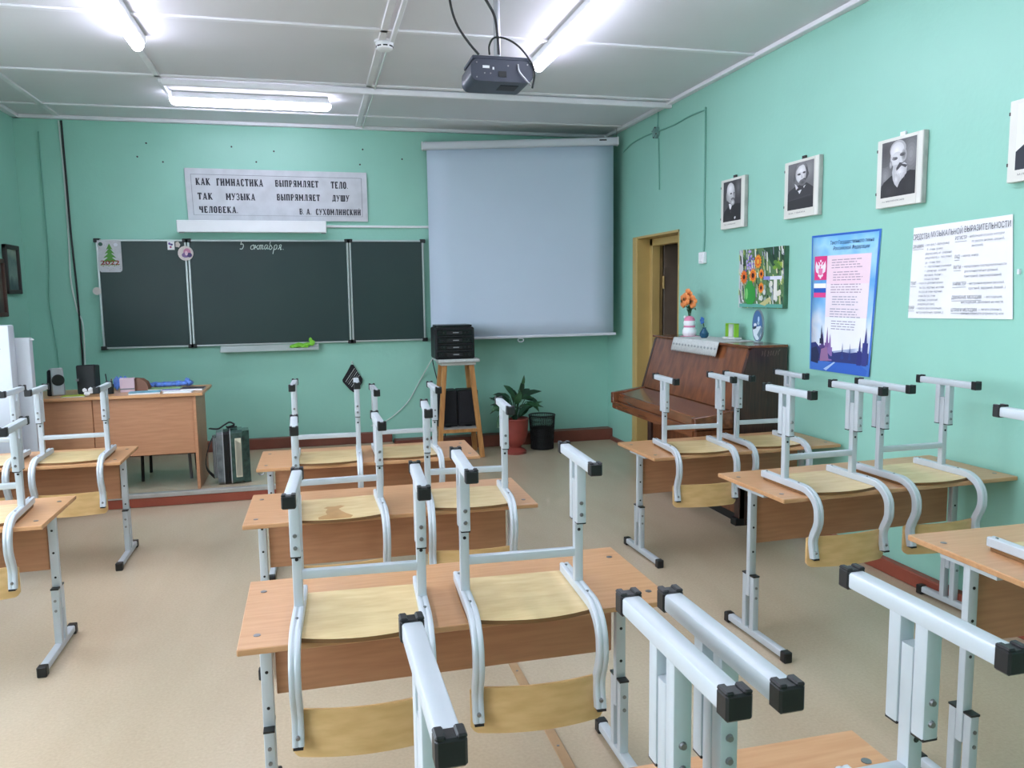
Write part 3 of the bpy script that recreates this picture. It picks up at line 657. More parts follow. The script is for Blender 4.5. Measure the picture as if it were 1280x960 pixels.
# ---------------------------------------------------------------- projection screen
A_, B_ = Vector((1.129, 7.775, 0)), Vector((2.889, 7.40, 0)); ux = (B_-A_).normalized(); nx = Vector((ux.y, -ux.x, 0))
if nx.y > 0: nx = -nx
t = thing('projection_screen', 'pulled-down white roller projection screen hanging across the corner', 'projection screen', (0, 0, 0))
def scr(s, z, d=0): p = A_+ux*s+nx*d; return Vector((p.x, p.y, z))
WS = (B_-A_).length
n = 12; m_ = MB(); rows = []
for j in range(n+1):
    f = j/n; r_ = []
    for i in range(9):
        s_ = WS*i/8; z = (2.93*(1-f)+1.098*f)*(1-i/8)+(2.955*(1-f)+1.126*f)*(i/8)
        r_.append(m_.bm.verts.new(scr(s_, z, .012*math.sin(f*PI)*math.sin(PI*i/8))))
    rows.append(r_)
for a, b in zip(rows, rows[1:]):
    for i in range(8): m_.bm.faces.new((a[i], a[i+1], b[i+1], b[i]))
fab = m_.build('cloth', 'screen', t); md = fab.modifiers.new('thickness', 'SOLIDIFY'); md.thickness = .002
MB().sweep([scr(-.035, 2.945), scr(WS+.035, 2.978)], rrect(.075, .075, .02, 3), (0, 0, 1)).build('roller_case', 'whitem', t)
for s_, z in ((-.04, 2.945), (WS+.04, 2.978)): MB().bar(scr(s_-.008, z), scr(s_+.008, z), .085, .085, side=(0, 0, 1), bev=.01).build('case_end', 'white', t)
MB().bar(scr(WS-.14, 2.985, .0385), scr(WS-.07, 2.986, .0385), .012, .002, side=(0, 0, 1)).build('maker_plate', 'dark', t)
MB().sweep([scr(-.005, 1.095), scr(WS+.025, 1.124)], rrect(.028, .022, .008, 2), (0, 0, 1)).build('bottom_bar', 'whitem', t)
pm = scr(WS*.49, 1.075)
MB().tube([pm+ux*(.028*math.cos(a))+Vector((0, 0, .018*math.sin(a))) for a in [2*PI*i/20 for i in range(21)]], .005, 6).build('pull_ring', 'whitem', t)
hk = scr(WS+.03, 3.02); MB().tube([hk, hk+Vector((.004, 0, .05)), hk+Vector((0, 0, ZC-3.02-.02))], .004, 6).build('hook_wire', 'bolt', t)
hk = scr(0, 2.985); MB().tube([hk, (hk.x, YW-.005, 3.0)], .005, 6).build('hook_wire', 'bolt', t)

# ---------------------------------------------------------------- projector
t = thing('projector', 'dark blue-grey projector hanging from the ceiling on a pole', 'projector', (.97, 4.0, 2.575))
P = [(-.165+.045*math.cos(math.radians(a))+.045-.045, 0) for a in ()]
pr = rrect(.32, .105, .038, 6)
MB().sweep([(0, -.005, .065), (0, 0, .065), (0, .24, .065)], pr, (1, 0, 0)).build('body', 'charcoal', t)
MB().box(-.15, .15, -.0, .23, .118, .136, .003).build('mount_plate', 'charcoal', t)
MB().cyl((.0, .1, .13), (0, .1, ZC-2.575-.01), .017, 16).build('pole', 'silver', t)
MB().lathe([(.06, 0), (.06, .012)], (0, .1, ZC-2.575-.0125), 20).build('ceiling_flange', 'silver', t)
MB().cyl((.07, .236, .068), (.07, .262, .068), .036, 20).build('lens', 'gloss', t)
MB().box(-.10, -.066, -.0085, -.004, .074, .086).build('rating_label', 'paper', t)
MB().box(-.05, -.042, -.0085, -.004, .068, .08).build('port', 'paper', t)
MB().box(-.02, .02, -.0088, -.004, .035, .062).build('power_socket', 'dark', t)
for x, z in ((-.13, .10), (-.13, .03), (.13, .10), (.03, .09), (-.09, .05), (-.06, .05), (.08, .098)): MB().cyl((x, -.005, z), (x, -.0085, z), .0035, 8).build('screw', 'bolt', t)
MB().box(.005, .10, .06, .16, .0105, .0125).build('filter_cover', 'dark', t)
def cab(name, pts, r, lab, mat='cable', parent=None):
    o = MB().tube(spline(pts, 8), r, 6).build(name, mat, parent)
    if not parent: tag(o, lab, 'cable')
    return o
px, py, pz = .97, 4.0, 2.575
cab('projector_cable', [(.70, 4.0, ZC), (.715, 4.0, 2.95), (.745, 4.0, 2.85), (.80, 4.0, 2.77), (.853, 4.0, 2.712)], .006, 'black cable looping down to the projector\'s left side')
cab('projector_cable', [(.85, 4.0, ZC), (.875, 3.99, 3.0), (.93, 3.985, 2.90), (.945, 3.98, 2.8), (.95, 3.98, 2.712)], .007, 'black cable dropping beside the projector pole')
cab('projector_cable', [(.905, 3.99, 2.712), (.90, 3.97, 2.75), (.925, 3.96, 2.785), (.99, 3.97, 2.785), (1.06, 3.98, 2.75), (1.12, 3.985, 2.68), (1.135, 3.99, 2.63), (1.12, 3.98, 2.56)], .005, 'black cable arching over the top of the projector')
cab('cord', [(.08, -.008, .098), (.085, -.02, .06), (.12, -.022, .02), (.145, -.01, .0)], .004, '', 'silver', t)
# ---------------------------------------------------------------- right wall: portraits
nR = Vector((-1, 0, 0))
def portrait(y0, y1, z0, z1, lab, kind, caption):
    """y0 is the far (left in view) side"""
    t = thing('portrait', lab, 'portrait', (XW, 0, 0), group='portraits hung along the right wall')
    MB().box(-.034, -.002, y1, y0, z0, z1, .002).build('board', 'mat_board', t)
    MB().box(-.030, -.004, y1-.004, y1+.006, z0-.001, z1+.001, .001).build('side_edge', pmat('worn_frame_edge', (178, 178, 172), .5, var=.15, scale=14), t)
    g = MB().box(-.0358, -.034, y1+.03, y0-.002, z0+.002, z1-.002).build('glass', pmat('portrait_glass_mat', (224, 223, 214), .25, var=.03), t)
    f = quadmap((-.036, y0, z1), (-.036, y1, z1), (-.036, y1, z0), (-.036, y0, z0))
    u0, u1, v0, v1 = (.115, .885, .05, .855)
    q = lambda u, v: f(u0+(u1-u0)*min(1, max(0, u)), v0+(v1-v0)*min(1, max(0, v)))
    def soft(cu, cv, ru, rv, c0, c1, n=6, du=0, dv=0):
        """nested ovals from tone c1 (rim) to c0 (middle)"""
        o_ = []
        for i in range(n):
            k = 1-i/n; c = int(c1+(c0-c1)*i/max(1, n-1)); o_.append((ell(cu+du*(1-k), cv+dv*(1-k), ru*k, rv*k, 20), (c, c, min(255, c+2))))
        return o_
    def pg(P, c): return [(P, (c, c, min(255, c+3)))]
    if kind == 0:      # bald, turned half away, white beard
        sh = pg(rect(0, 0, 1, 1), 74)+soft(.85, .2, .22, .3, 112, 76)+soft(.1, .8, .2, .5, 96, 76)
        sh += pg([(0, 1), (.02, .84), (.07, .74), (.24, .66), (.34, .6), (.56, .6), (.8, .58), (1, .6), (1, 1)], 50)+soft(.3, .95, .3, .2, 58, 50, 4)
        sh += pg([(.32, .56), (.52, .57), (.47, .66), (.42, .74), (.36, .66)], 226)+pg([(.38, .7), (.46, .7), (.46, .8), (.41, .8)], 66)
        sh += soft(.24, .36, .07, .13, 176, 150, 4)+soft(.43, .3, .235, .25, 204, 170, 4)+soft(.41, .21, .2, .165, 236, 202, 5, -.01, -.03)
        sh += soft(.63, .36, .05, .1, 120, 176, 4)+pg(ell(.45, .315, .055, .022, 8), 84)+pg(ell(.62, .31, .035, .02, 8), 84)+pg([(.53, .32), (.6, .40), (.52, .405)], 200)+pg([(.45, .44), (.56, .42), (.68, .45), (.66, .49), (.55, .46), (.46, .48)], 104)+soft(.54, .54, .12, .075, 214, 160, 5)
        sh += pg([(.64, .92), (.70, .89), (.74, .92), (.68, .97)], 222)
    elif kind == 1:    # long hair, dark moustache and beard, bow tie
        sh = pg(rect(0, 0, 1, 1), 116)+soft(.8, .2, .3, .3, 150, 118)+soft(.1, .5, .25, .4, 98, 116)
        sh += pg([(0, 1), (.0, .66), (.06, .58), (.3, .5), (.74, .46), (.96, .56), (1, .58), (1, 1)], 66)+pg([(0, 1), (0, .8), (1, .76), (1, 1)], 58)+pg([(.05, .78), (.9, .72), (.9, .74), (.05, .8)], 74)
        sh += soft(.5, .22, .29, .22, 150, 108, 4)+pg([(.66, .05), (.78, .2), (.82, .28), (.74, .4), (.68, .26)], 88)+pg([(.26, .2), (.3, .3), (.26, .42), (.22, .36)], 92)
        sh += soft(.51, .25, .205, .2, 214, 186, 4)+soft(.52, .18, .17, .13, 236, 212, 4)+soft(.49, .31, .15, .1, 222, 212, 4)+pg([(.34, .06), (.5, .0), (.64, .02), (.74, .14), (.6, .06), (.44, .08), (.34, .16)], 130)
        sh += pg(ell(.44, .255, .07, .022, 10), 80)+pg(ell(.64, .235, .06, .022, 10), 80)+pg([(.53, .25), (.60, .345), (.52, .35)], 192)+pg([(.5, .40), (.62, .355), (.72, .36), (.7, .46), (.56, .5), (.46, .46)], 84)+soft(.58, .44, .13, .07, 92, 116, 4)
        sh += pg([(.28, .44), (.34, .47), (.42, .54), (.34, .58)], 214)+pg([(.62, .53), (.72, .50), (.64, .57)], 206)+pg([(.4, .6), (.56, .59), (.48, .68)], 232)+pg([(.36, .57), (.5, .59), (.42, .61)], 44)
    elif kind == 2:    # spectacles, long white beard
        sh = pg(rect(0, 0, 1, 1), 104)+soft(.85, .3, .3, .4, 150, 106)+soft(.12, .62, .25, .3, 146, 104)+soft(.1, .15, .3, .3, 84, 104)
        sh += pg([(0, 1), (.0, .80), (.08, .72), (.3, .62), (.74, .6), (.84, .575), (1, .6), (1, 1)], 56)+soft(.25, .9, .3, .2, 66, 56, 4)+soft(.85, .85, .2, .25, 62, 56, 4)
        sh += soft(.475, .17, .235, .165, 214, 176, 4)+soft(.47, .31, .212, .18, 206, 178, 3)+soft(.46, .20, .20, .16, 234, 208, 5, -.02, -.02)+soft(.46, .34, .17, .13, 218, 206, 4, -.03, 0)+soft(.28, .42, .04, .07, 190, 150, 4)
        sh += soft(.66, .29, .075, .11, 118, 178, 5)+pg(ell(.40, .325, .085, .03, 12), 132)+pg(ell(.42, .33, .05, .018, 10), 96)+pg(ell(.62, .275, .085, .034, 12), 112)+pg(ell(.62, .28, .055, .02, 10), 84)+pg([(.33, .29), (.46, .30), (.46, .315), (.33, .305)], 120)+pg([(.52, .3), (.58, .41), (.49, .42)], 206)
        sh += pg([(.36, .44), (.5, .44), (.68, .42), (.76, .5), (.75, .62), (.66, .68), (.56, .76), (.5, .85), (.42, .79), (.36, .7), (.33, .56)], 186)+soft(.56, .58, .17, .14, 226, 190, 5)+soft(.46, .7, .07, .09, 216, 190, 4)+pg([(.45, .5), (.54, .41), (.66, .43), (.76, .49), (.72, .52), (.6, .47), (.52, .52), (.46, .55)], 78)+pg([(.6, .44), (.70, .43), (.76, .47)], 200)
        sh += [([(x, .6), (x+.012, .6), (x+.004+.03*math.sin(x*40), .72)], (168, 168, 170)) for x in (.42, .47, .52, .57, .62, .67)]
    else:
        sh = [(rect(0, 0, 1, 1), (226, 228, 226)), ([(0, 1), (.0, .72), (.2, .6), (.4, .52), (1, .5), (1, 1)], (56, 60, 68)), (ell(.55, .34, .34, .26, 18), (70, 72, 76)), (ell(.56, .38, .25, .22, 18), (200, 200, 196))]
    flat_print('photograph', t, q, nR, sh, .0002, .00003)
    ASPECT[0] = .9
    text_obj('caption', t, [(caption, .16, .925, .022, .5, 0, 0)], f, nR, (70, 70, 72), .0006)
    for yy in (y0, ) : 
        for z in (z0+.07, z1-.06): MB().box(-.037, -.028, yy-.004, yy+.003, z, z+.014).build('clip', 'frame_d', t)
    ym = (y0+y1)/2
    MB().box(-.02, -.008, ym-.02, ym+.015, z1-.002, z1+.022).build('hanger', 'white' if kind == 2 else 'frame_d', t)
    return t
portrait(5.433, 5.112, 1.982, 2.337, 'smallest-looking portrait, a bald man with a white beard, beside the door', 0, 'П.И. ЧАЙКОВСКИЙ')
portrait(4.615, 4.268, 1.983, 2.335, 'portrait of a man with swept-back hair and bow tie, second from the door', 1, 'М.И. ГЛИНКА')
portrait(3.751, 3.427, 1.960, 2.314, 'portrait of a man with spectacles and a long white beard', 2, 'Н.А. РИМСКИЙ-КОРСАКОВ')
portrait(2.917, 2.567, 1.985, 2.331, 'portrait cut by the right edge of the picture', 3, 'М.П. МУСОРГСКИЙ')
# ---------------------------------------------------------------- flower painting on canvas
t = thing('flower_painting', 'small canvas painting of orange sunflowers in a green vase', 'painting', (XW, 0, 0))
y0, y1, z0, z1 = 5.158, 4.597, 1.413, 1.818
MB().box(-.034, 0, y1, y0, z0, z1, .002).build('canvas', pmat('canvas_edge', (66, 110, 84), .6, var=.3, scale=12), t)
q = quadmap((-.0342, y0, z1), (-.0342, y1, z1), (-.0342, y1, z0), (-.0342, y0, z0))
sh = [(rect(0, 0, 1, 1), (92, 126, 86)), (rect(0, 0, .1, 1), (196, 196, 200)), ([(.55, 0), (1, 0), (1, .45), (.75, .3)], (44, 76, 56))]
R_ = random.Random(3)
for k in range(240):
    c = R_.choice(((90, 130, 70), (44, 70, 44), (150, 170, 90), (216, 212, 176), (60, 96, 84), (120, 150, 100), (222, 224, 222), (34, 56, 48), (186, 196, 120), (150, 150, 170)))
    u, v = R_.random(), R_.random(); a = R_.uniform(.008, .024); b = R_.uniform(.02, .10)
    sh.append(([(max(0, u-a), max(0, v-b)), (min(1, u+a*.4), max(0, v-b*.7)), (min(1, u+a), min(1, v+b)), (max(0, u-a*.3), min(1, v+b*.8))], c))
for k in range(30): sh.append((ell(R_.gauss(.26, .05), min(.36, max(.04, R_.gauss(.2, .09))), .022, .024, 7), R_.choice(((140, 120, 190), (110, 96, 168), (176, 160, 210)))))
for k in range(10): sh.append((ell(.85+R_.uniform(-.09, .09), .3+R_.uniform(-.08, .08), .045, .035, 7), R_.choice(((120, 160, 60), (92, 134, 62), (160, 180, 80)))))
for k in range(14): sh.append((ell(R_.uniform(.5, .95), R_.uniform(.55, .95), .03, .05, 7), R_.choice(((200, 206, 200), (150, 166, 160), (84, 104, 96), (222, 220, 206)))))
sh += [(rect(.58, .475, .97, .53), (222, 224, 236)), (rect(.58, .475, .72, .53), (140, 140, 206)), (rect(.8, .53, .87, .86), (226, 224, 216)), (rect(.03, .93, .99, .99), (96, 164, 150))]
for (u, v, r_) in ((.13, .47, .085), (.34, .45, .088), (.45, .22, .085), (.53, .43, .06), (.53, .66, .065)):
    pet = []
    for i in range(28):
        a = 2*PI*i/28; rr = r_*(1.15 if i % 2 else .8); pet.append((u+rr*math.cos(a)*.9, v+rr*1.35*math.sin(a)))
    sh.append((pet, (232, 146, 50) if r_ != .085 or v < .3 else (226, 116, 44))); sh.append((ell(u, v, r_*.62, r_*.9, 10), (214, 104, 48))); sh.append((ell(u, v, r_*.34, r_*.5, 10), (52, 26, 26) if v > .4 else (226, 168, 60)))
sh += [([(.2, .60), (.22, .54), (.32, .54), (.34, .60), (.4, .68), (.4, .86), (.34, .94), (.22, .94), (.16, .86), (.15, .68)], (54, 150, 66)), (ell(.2, .76, .035, .1, 8), (120, 196, 110)), ([(.5, .93), (.7, .82), (.76, .86), (.62, .96)], (190, 186, 130))]
flat_print('picture', t, q, nR, sh, .0002, .000012)
# ---------------------------------------------------------------- anthem poster
t = thing('anthem_poster', 'tall blue poster with flag, crest and city skyline', 'poster', (XW, 0, 0))
q = quadmap((-.004, 4.353, 1.861), (-.004, 3.735, 1.857), (-.010, 3.785, 1.046), (-.004, 4.338, 1.043))
m_ = MB(); V_ = [[m_.bm.verts.new(q(i/6, j/8)) for i in range(7)] for j in range(9)]
for j in range(8):
    for i in range(6): m_.bm.faces.new((V_[j][i], V_[j][i+1], V_[j+1][i+1], V_[j+1][i]))
o = m_.build('sheet', gradmat('poster_sky', [(0, (40, 84, 160)), (.25, (226, 234, 244)), (.42, (150, 198, 236)), (.6, (92, 168, 226)), (.85, (160, 212, 240)), (1, (120, 190, 236))], 'Z', 1.08, 1.86, .5), t)
o.modifiers.new('thickness', 'SOLIDIFY').thickness = .0012
sh = [(rect(0, 0, 1, .014), (52, 104, 196)), (rect(0, 0, .018, 1), (70, 130, 206)), (rect(.975, 0, 1, 1), (62, 116, 200)),
      ([(.02, 1), (.02, .90), (.3, .93), (.98, .90), (1, 1)], (70, 116, 196)), ([(.25, .99), (.4, .92), (.8, .915), (.97, .96), (.95, 1), (.3, 1)], (58, 102, 190)), ([(.25, .985), (.43, .925), (.45, .928), (.3, .995)], (170, 196, 226)),
      ([(.26, .155), (.9, .155), (.9, .36), (.255, .36)], (243, 216, 226)), ([(.255, .36), (.9, .36), (.9, .6), (.25, .6)], (240, 226, 232)), ([(.25, .6), (.9, .6), (.9, .80), (.26, .86), (.25, .8)], (238, 238, 242))]
# skyline
def tower(u, w, top, base, col, tip=None):
    return [([(u-w, base), (u-w, top+.03), (u-w*.5, top+.03), (u-w*.25, top-.03), (u, tip or top-.07), (u+w*.25, top-.03), (u+w*.5, top+.03), (u+w, top+.03), (u+w, base)], col)]
sh += [([(.02, .93), (.02, .80), (.1, .79), (.18, .83), (.3, .82), (.42, .86), (.55, .845), (.68, .85), (.78, .84), (.97, .84), (.97, .92), (.5, .925)], (54, 62, 116))]
sh += tower(.22, .055, .78, .92, (86, 66, 124)) + tower(.30, .04, .76, .92, (126, 92, 150), .67) + tower(.35, .04, .79, .92, (140, 110, 168)) + tower(.56, .025, .85, .9, (48, 70, 130)) + tower(.68, .02, .85, .9, (48, 70, 130)) + tower(.83, .035, .80, .93, (52, 56, 120)) + tower(.91, .04, .74, .93, (60, 66, 132), .66) + tower(.2, .03, .73, .8, (34, 36, 66))
sh += [([(.02, .94), (.03, .84), (.12, .82), (.17, .88), (.15, .95)], (44, 52, 84)), ([(.18, .93), (.2, .84), (.3, .82), (.34, .92)], (150, 112, 150))]
# crest: red square with a pale two-headed bird
sh += [(rect(.055, .155, .255, .33), (222, 60, 128)), (rect(.05, .355, .25, .389), (244, 244, 248)), (rect(.05, .389, .25, .423), (44, 94, 186)), (rect(.05, .423, .25, .458), (222, 74, 140))]
wh = (236, 226, 236)
for g in (-1, 1):
    cx = .155
    sh += [([(cx, .235), (cx+g*.05, .215), (cx+g*.075, .19), (cx+g*.085, .23), (cx+g*.075, .27), (cx+g*.03, .285), (cx, .27)], wh), ([(cx, .225), (cx+g*.02, .2), (cx+g*.045, .195), (cx+g*.03, .21), (cx+g*.02, .235)], wh), ([(cx, .28), (cx+g*.045, .29), (cx+g*.03, .31), (cx, .29)], wh)]
sh += [([(.12, .245), (.19, .245), (.185, .285), (.155, .305), (.125, .285)], (226, 120, 164)), ([(.14, .182), (.17, .182), (.165, .2), (.145, .2)], wh), ([(.135, .295), (.175, .295), (.165, .32), (.145, .32)], wh)]
# verse lines: too small to read, broken strokes of print
R_ = random.Random(5)
for b in range(6):
    for l in range(4):
        v = .185+b*.088+l*.0185; u = .33+(.03 if b % 2 else 0); end = .76+R_.uniform(-.06, .05)
        while u < end:
            w = R_.uniform(.03, .09); sh.append((rect(u, v, min(u+w, end), v+.0068), (182, 160, 176) if b < 3 else (172, 168, 184))); u += w+.014
flat_print('print', t, q, nR, sh, .0016, .000012)
ASPECT[0] = 1.3
text_obj('heading', t, [('Текст Государственного гимна', .3, .077, .026, .62, .15, 0), ('Российской Федерации', .35, .118, .026, .52, .15, 0)], q, nR, (46, 66, 112), .0042)
# ---------------------------------------------------------------- hand-lettered chart
t = thing('music_chart', 'white hand-lettered wall chart in two columns', 'chart', (XW, 0, 0))
q = quadmap((-.004, 3.497, 1.840), (-.006, 2.902, 1.852), (-.006, 2.872, 1.393), (-.004, 3.512, 1.381))
m_ = MB(); V_ = [[m_.bm.verts.new(q(i/6, j/6)+Vector((-.0006*math.sin(i*1.9+j*.6)**2, 0, 0))) for i in range(7)] for j in range(7)]
for j in range(6):
    for i in range(6): m_.bm.faces.new((V_[j][i], V_[j][i+1], V_[j+1][i+1], V_[j+1][i]))
o = m_.build('sheet', 'paper', t, smooth=False); o.modifiers.new('thickness', 'SOLIDIFY').thickness = .0015
dk, md_ = (60, 62, 74), (120, 122, 132)
text_obj('heading_word', t, [('СРЕДСТВА', .015, .135, .058, .185, 0, 0)], q, nR, dk, .0075); text_obj('heading_word', t, [('ВЫРАЗИТЕЛЬНОСТИ', .565, .115, .058, .43, 0, 0)], q, nR, dk, .0075)
text_obj('heading_word', t, [('МУЗЫКАЛЬНОЙ', .215, .125, .058, .33, 0, 0)], q, nR, (112, 114, 126), .0075)
HD = [('ДИНАМИКА', .02, .225, .12), ('РЕГИСТР', .475, .185, .115), ('ЛАД', .475, .375, .05), ('РИТМ', .47, .485, .07), ('ХАРАКТЕР', .465, .655, .13), ('ДВИЖЕНИЕ МЕЛОДИИ', .46, .795, .28), ('ШТРИХИ МЕЛОДИИ', .46, .925, .24), ('ТЕМП', .02, .63, .06), ('ТЕМБР', .005, .90, .07)]
for s, u, v, w in HD: text_obj('subheading', t, [(s, u, v, .034, w, 0, 0)], q, nR, (84, 86, 98), .0075)
flat_print('underlines', t, q, nR, [(rect(u, v+.018, u+w, v+.022), md_) for s, u, v, w in HD], .0072, 0)
BODY = [('– сила звука. f – форте (громко)', .155, .215, .26), ('ff – очень громко', .18, .265, .17), ('(фортиссимо), mf – умеренно', .165, .31, .28), ('(меццо-форте); p – тихо (пиано)', .165, .355, .28), ('pp – очень тихо', .17, .405, .16), ('< – постепенно усиливая', .165, .45, .28), ('> – диминуэндо – ослабляя', .165, .495, .23), ('звучание. Акцент –', .165, .54, .2), ('сильное звучание', .165, .585, .16),
        ('– скорость движения музыки:', .10, .625, .27), ('быстро, медленно, не очень', .12, .675, .26), ('быстро, не очень медленно,', .115, .72, .25), ('очень быстро, очень', .115, .765, .18), ('медленно, ускоряющий', .11, .81, .21), ('замедляющий (темп).', .11, .855, .18), ('– окраска звука (вокальная,', .095, .90, .27), ('инструментальная, хоровая...)', .10, .945, .28),
        ('– небольшой отрезок мелодии', .60, .175, .34), ('по высоте (низкий, средний,', .64, .225, .30), ('высокий).', .64, .27, .11), ('– мажор, минор.', .54, .365, .17), ('– чередование последовательности', .55, .475, .41), ('длительностей нот (ровный,', .575, .525, .31), ('пунктирный, синкопированный)', .575, .575, .34), ('– настроение музыки (веселый,', .61, .65, .33), ('грустный, задорный, боевой...)', .62, .70, .33), ('– восходящее,', .765, .79, .16), ('нисходящее, движение на месте.', .555, .84, .38), ('– легато (плавно),', .72, .915, .2), ('связно; стаккато (отрывисто) или', .555, .955, .38)]
for s, u, v, w in BODY: text_obj('text_line', t, [(s, u, v, .024, w, .12, 0)], q, nR, md_, .0075)
o = MB().box(XW-.012, XW, 2.848, 2.858, 1.59, 1.612).build('wall_clip', 'white'); tag(o, 'tiny white clip on the wall right of the chart', 'clip')
# ---------------------------------------------------------------- switch, junction box, painted cables
t = thing('light_switch', 'small square white light switch on the wall beside the doorway', 'light switch', (XW, 5.748, 1.792))
MB().box(-.03, 0, -.044, .044, -.045, .045, .005).build('body', 'white', t); MB().box(-.037, -.028, -.022, .022, -.028, .028, .004).build('rocker', 'white', t)
t = thing('junction_box', 'round mint-painted junction box high on the right wall', 'junction box', (XW, 6.639, 2.917))
MB().cyl((0, 0, 0), (-.03, 0, 0), .05, 18).build('body', pmat('dirty_mint', (120, 160, 152), .5, var=.2, scale=20), t)
MB().cyl((-.03, 0, 0), (-.037, 0, 0), .036, 18).build('lid', pmat('dirty_mint', (120, 160, 152), .5), t)
for k in range(4): a = k*PI/2+.4; MB().cyl((-.03, .043*math.cos(a), .043*math.sin(a)), (-.036, .043*math.cos(a), .043*math.sin(a)), .006, 8).build('screw', 'frame_d', t)
xw = XW-.008
cab('wall_cable', [(xw, 7.42, 2.885), (xw, 7.2, 2.925), (xw, 6.95, 2.935), (xw, 6.69, 2.93)], .007, 'painted cable from junction box towards the screen corner', 'cableg')
cab('wall_cable', [(xw, 6.59, 2.925), (xw, 6.3, 2.915), (xw, 6.0, 2.925), (xw, 5.77, 2.918), (xw, 5.748, 2.90), (xw, 5.742, 2.5), (xw, 5.745, 2.2), (xw, 5.735, 2.0), (xw, 5.745, 1.84)], .007, 'painted cable from junction box down to the light switch', 'cableg')
cab('wall_cable', [(xw, 6.62, 2.965), (xw, 6.61, 3.10)], .005, 'short painted cable rising from the junction box', 'cableg')
cab('wall_cable', [(xw, 6.60, 2.865), (xw, 6.585, 2.6), (xw, 6.58, 2.42)], .006, 'straight painted cable hanging below the junction box', 'cableg')
# cables on the back wall, left
yb_ = YW-.012
cab('wall_cable', [(-2.04, yb_, ZC-.04), (-2.035, yb_, 2.6), (-2.03, yb_, 2.1), (-2.015, yb_, 1.6), (-2.012, yb_, 1.1), (-2.014, yb_, .9)], .008, 'black cable dropping from the ceiling to the teacher\'s table', 'cable')
cab('wall_cable', [(-2.062, yb_+.004, ZC-.04), (-2.05, yb_+.004, 2.5), (-2.055, yb_+.004, 2.0), (-2.06, yb_+.004, 1.7), (-2.03, yb_+.004, 1.45), (-1.99, yb_+.004, 1.3), (-2.0, yb_+.004, .9)], .007, 'white cable hanging beside the black one', 'cablew')
cab('wall_cable', [(-2.225, yb_, 2.98), (-2.225, yb_, 2.5), (-2.222, yb_, 1.9), (-2.245, yb_, 1.5), (-2.215, yb_, 1.1), (-2.21, yb_, .75)], .005, 'thin dark wire hanging near the room corner', 'cableg')
cab('wall_cable', [(1.14, 7.5, .99), (1.1, 7.62, .9), (1.03, YW-.02, .72), (.9, YW-.02, .5), (.78, YW-.02, .38), (.66, YW-.02, .3), (.52, YW-.02, .26)], .005, 'thin white cable sagging left from the stool', 'cablew')
cab('power_lead', [(1.13, 7.63, .98), (1.12, 7.66, .9), (1.15, 7.67, .75), (1.19, 7.68, .6), (1.23, 7.69, .3), (1.23, 7.69, .125)], .005, 'thin black lead hanging behind the stool', 'cable')
# pot holder on the wall
t = thing('pot_holder', 'black knitted diamond-shaped pot holder hanging on the wall', 'pot holder', (.358, YW, .89))
MB().prism([(x, -.004, z) for x, z in [(0, -.02), (.012, -.022), (.05, -.09), (.094, -.16), (.09, -.2), (.03, -.285), (.005, -.292), (-.03, -.265), (-.096, -.185), (-.098, -.165), (-.05, -.09), (-.012, -.022)]], (0, -.018, 0)).build('pad', 'knit', t)
for k in range(5):
    a = .2+.13*k; MB().bar((.005+.085*a, -.0235, -.03-.13*a), (-.09+.105*a*1.0, -.0235, -.165-.10*a), .005, .002, side=(0, 0, 1)).build('stripe', 'cloth' if k % 2 == 0 else 'grey', t)
MB().tube(spline([(0, -.012, -.02), (-.008, -.012, 0), (0, -.012, .012), (.008, -.012, 0), (0, -.012, -.02)], 4), .003, 6).build('loop', 'cablew', t)
# left wall pictures
def wpic(y0, y1, z0, z1, fm, lab, cols):
    t = thing('framed_picture', lab, 'picture', (XL, 0, 0), group='framed pictures on the left wall')
    for a, b, c_, d in ((y0, y1, z0, z0+.035), (y0, y1, z1-.035, z1), (y0, y0+.03, z0, z1), (y1-.03, y1, z0, z1)): MB().box(.002, .035, a, b, c_, d, .005).build('frame_bar', fm, t)
    q = MB().box(.004, .015, y0+.028, y1-.028, z0+.033, z1-.033).build('image', gradmat('landscape_print', cols, 'Z', z0, z1, .9), t)
    return t
wpic(7.325, 7.638, 1.588, 1.992, 'frame_d', 'dark framed landscape near the room corner', [(.1, (60, 78, 82)), (.4, (128, 150, 140)), (.7, (96, 122, 118)), (.9, (150, 166, 150))])
wpic(6.90, 7.275, 1.405, 1.868, 'frame_b', 'brown framed picture cut by the left edge', [(.1, (70, 62, 60)), (.5, (96, 88, 80)), (.9, (80, 74, 74))])
# ---------------------------------------------------------------- upright piano (along the right wall)
PY0, PY1, PXB = 4.56, 6.03, XW-.02
t = thing('upright_piano', 'walnut upright piano with closed lid against the right wall', 'piano', (0, 0, 0))
xf = 2.665         # front of the case at floor level
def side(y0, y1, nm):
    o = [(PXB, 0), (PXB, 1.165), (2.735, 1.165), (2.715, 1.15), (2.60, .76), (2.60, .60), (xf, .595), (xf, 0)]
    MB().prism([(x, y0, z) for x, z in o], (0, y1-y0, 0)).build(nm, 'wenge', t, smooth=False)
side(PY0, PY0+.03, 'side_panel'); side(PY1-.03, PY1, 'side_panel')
MB().box(2.70, PXB+.004, PY0-.006, PY1+.006, 1.165, 1.182, .003).build('lid', 'walnut_h', t)
a = [(2.722, 1.164), (2.745, 1.164), (2.63, .765), (2.605, .765)]
MB().prism([(x, PY0+.03, z) for x, z in a], (0, PY1-PY0-.06, 0)).build('upper_panel', 'walnut', t, smooth=False)
MB().box(2.68, 2.70, PY0+.03, PY1-.03, .06, .60).build('lower_panel', 'walnut', t)
MB().box(2.69, PXB, PY0+.03, PY1-.03, 0.0, .06).build('plinth', 'dark', t)
MB().box(2.75, PXB, PY0+.03, PY1-.03, .06, 1.16).build('back_case', 'wenge', t)
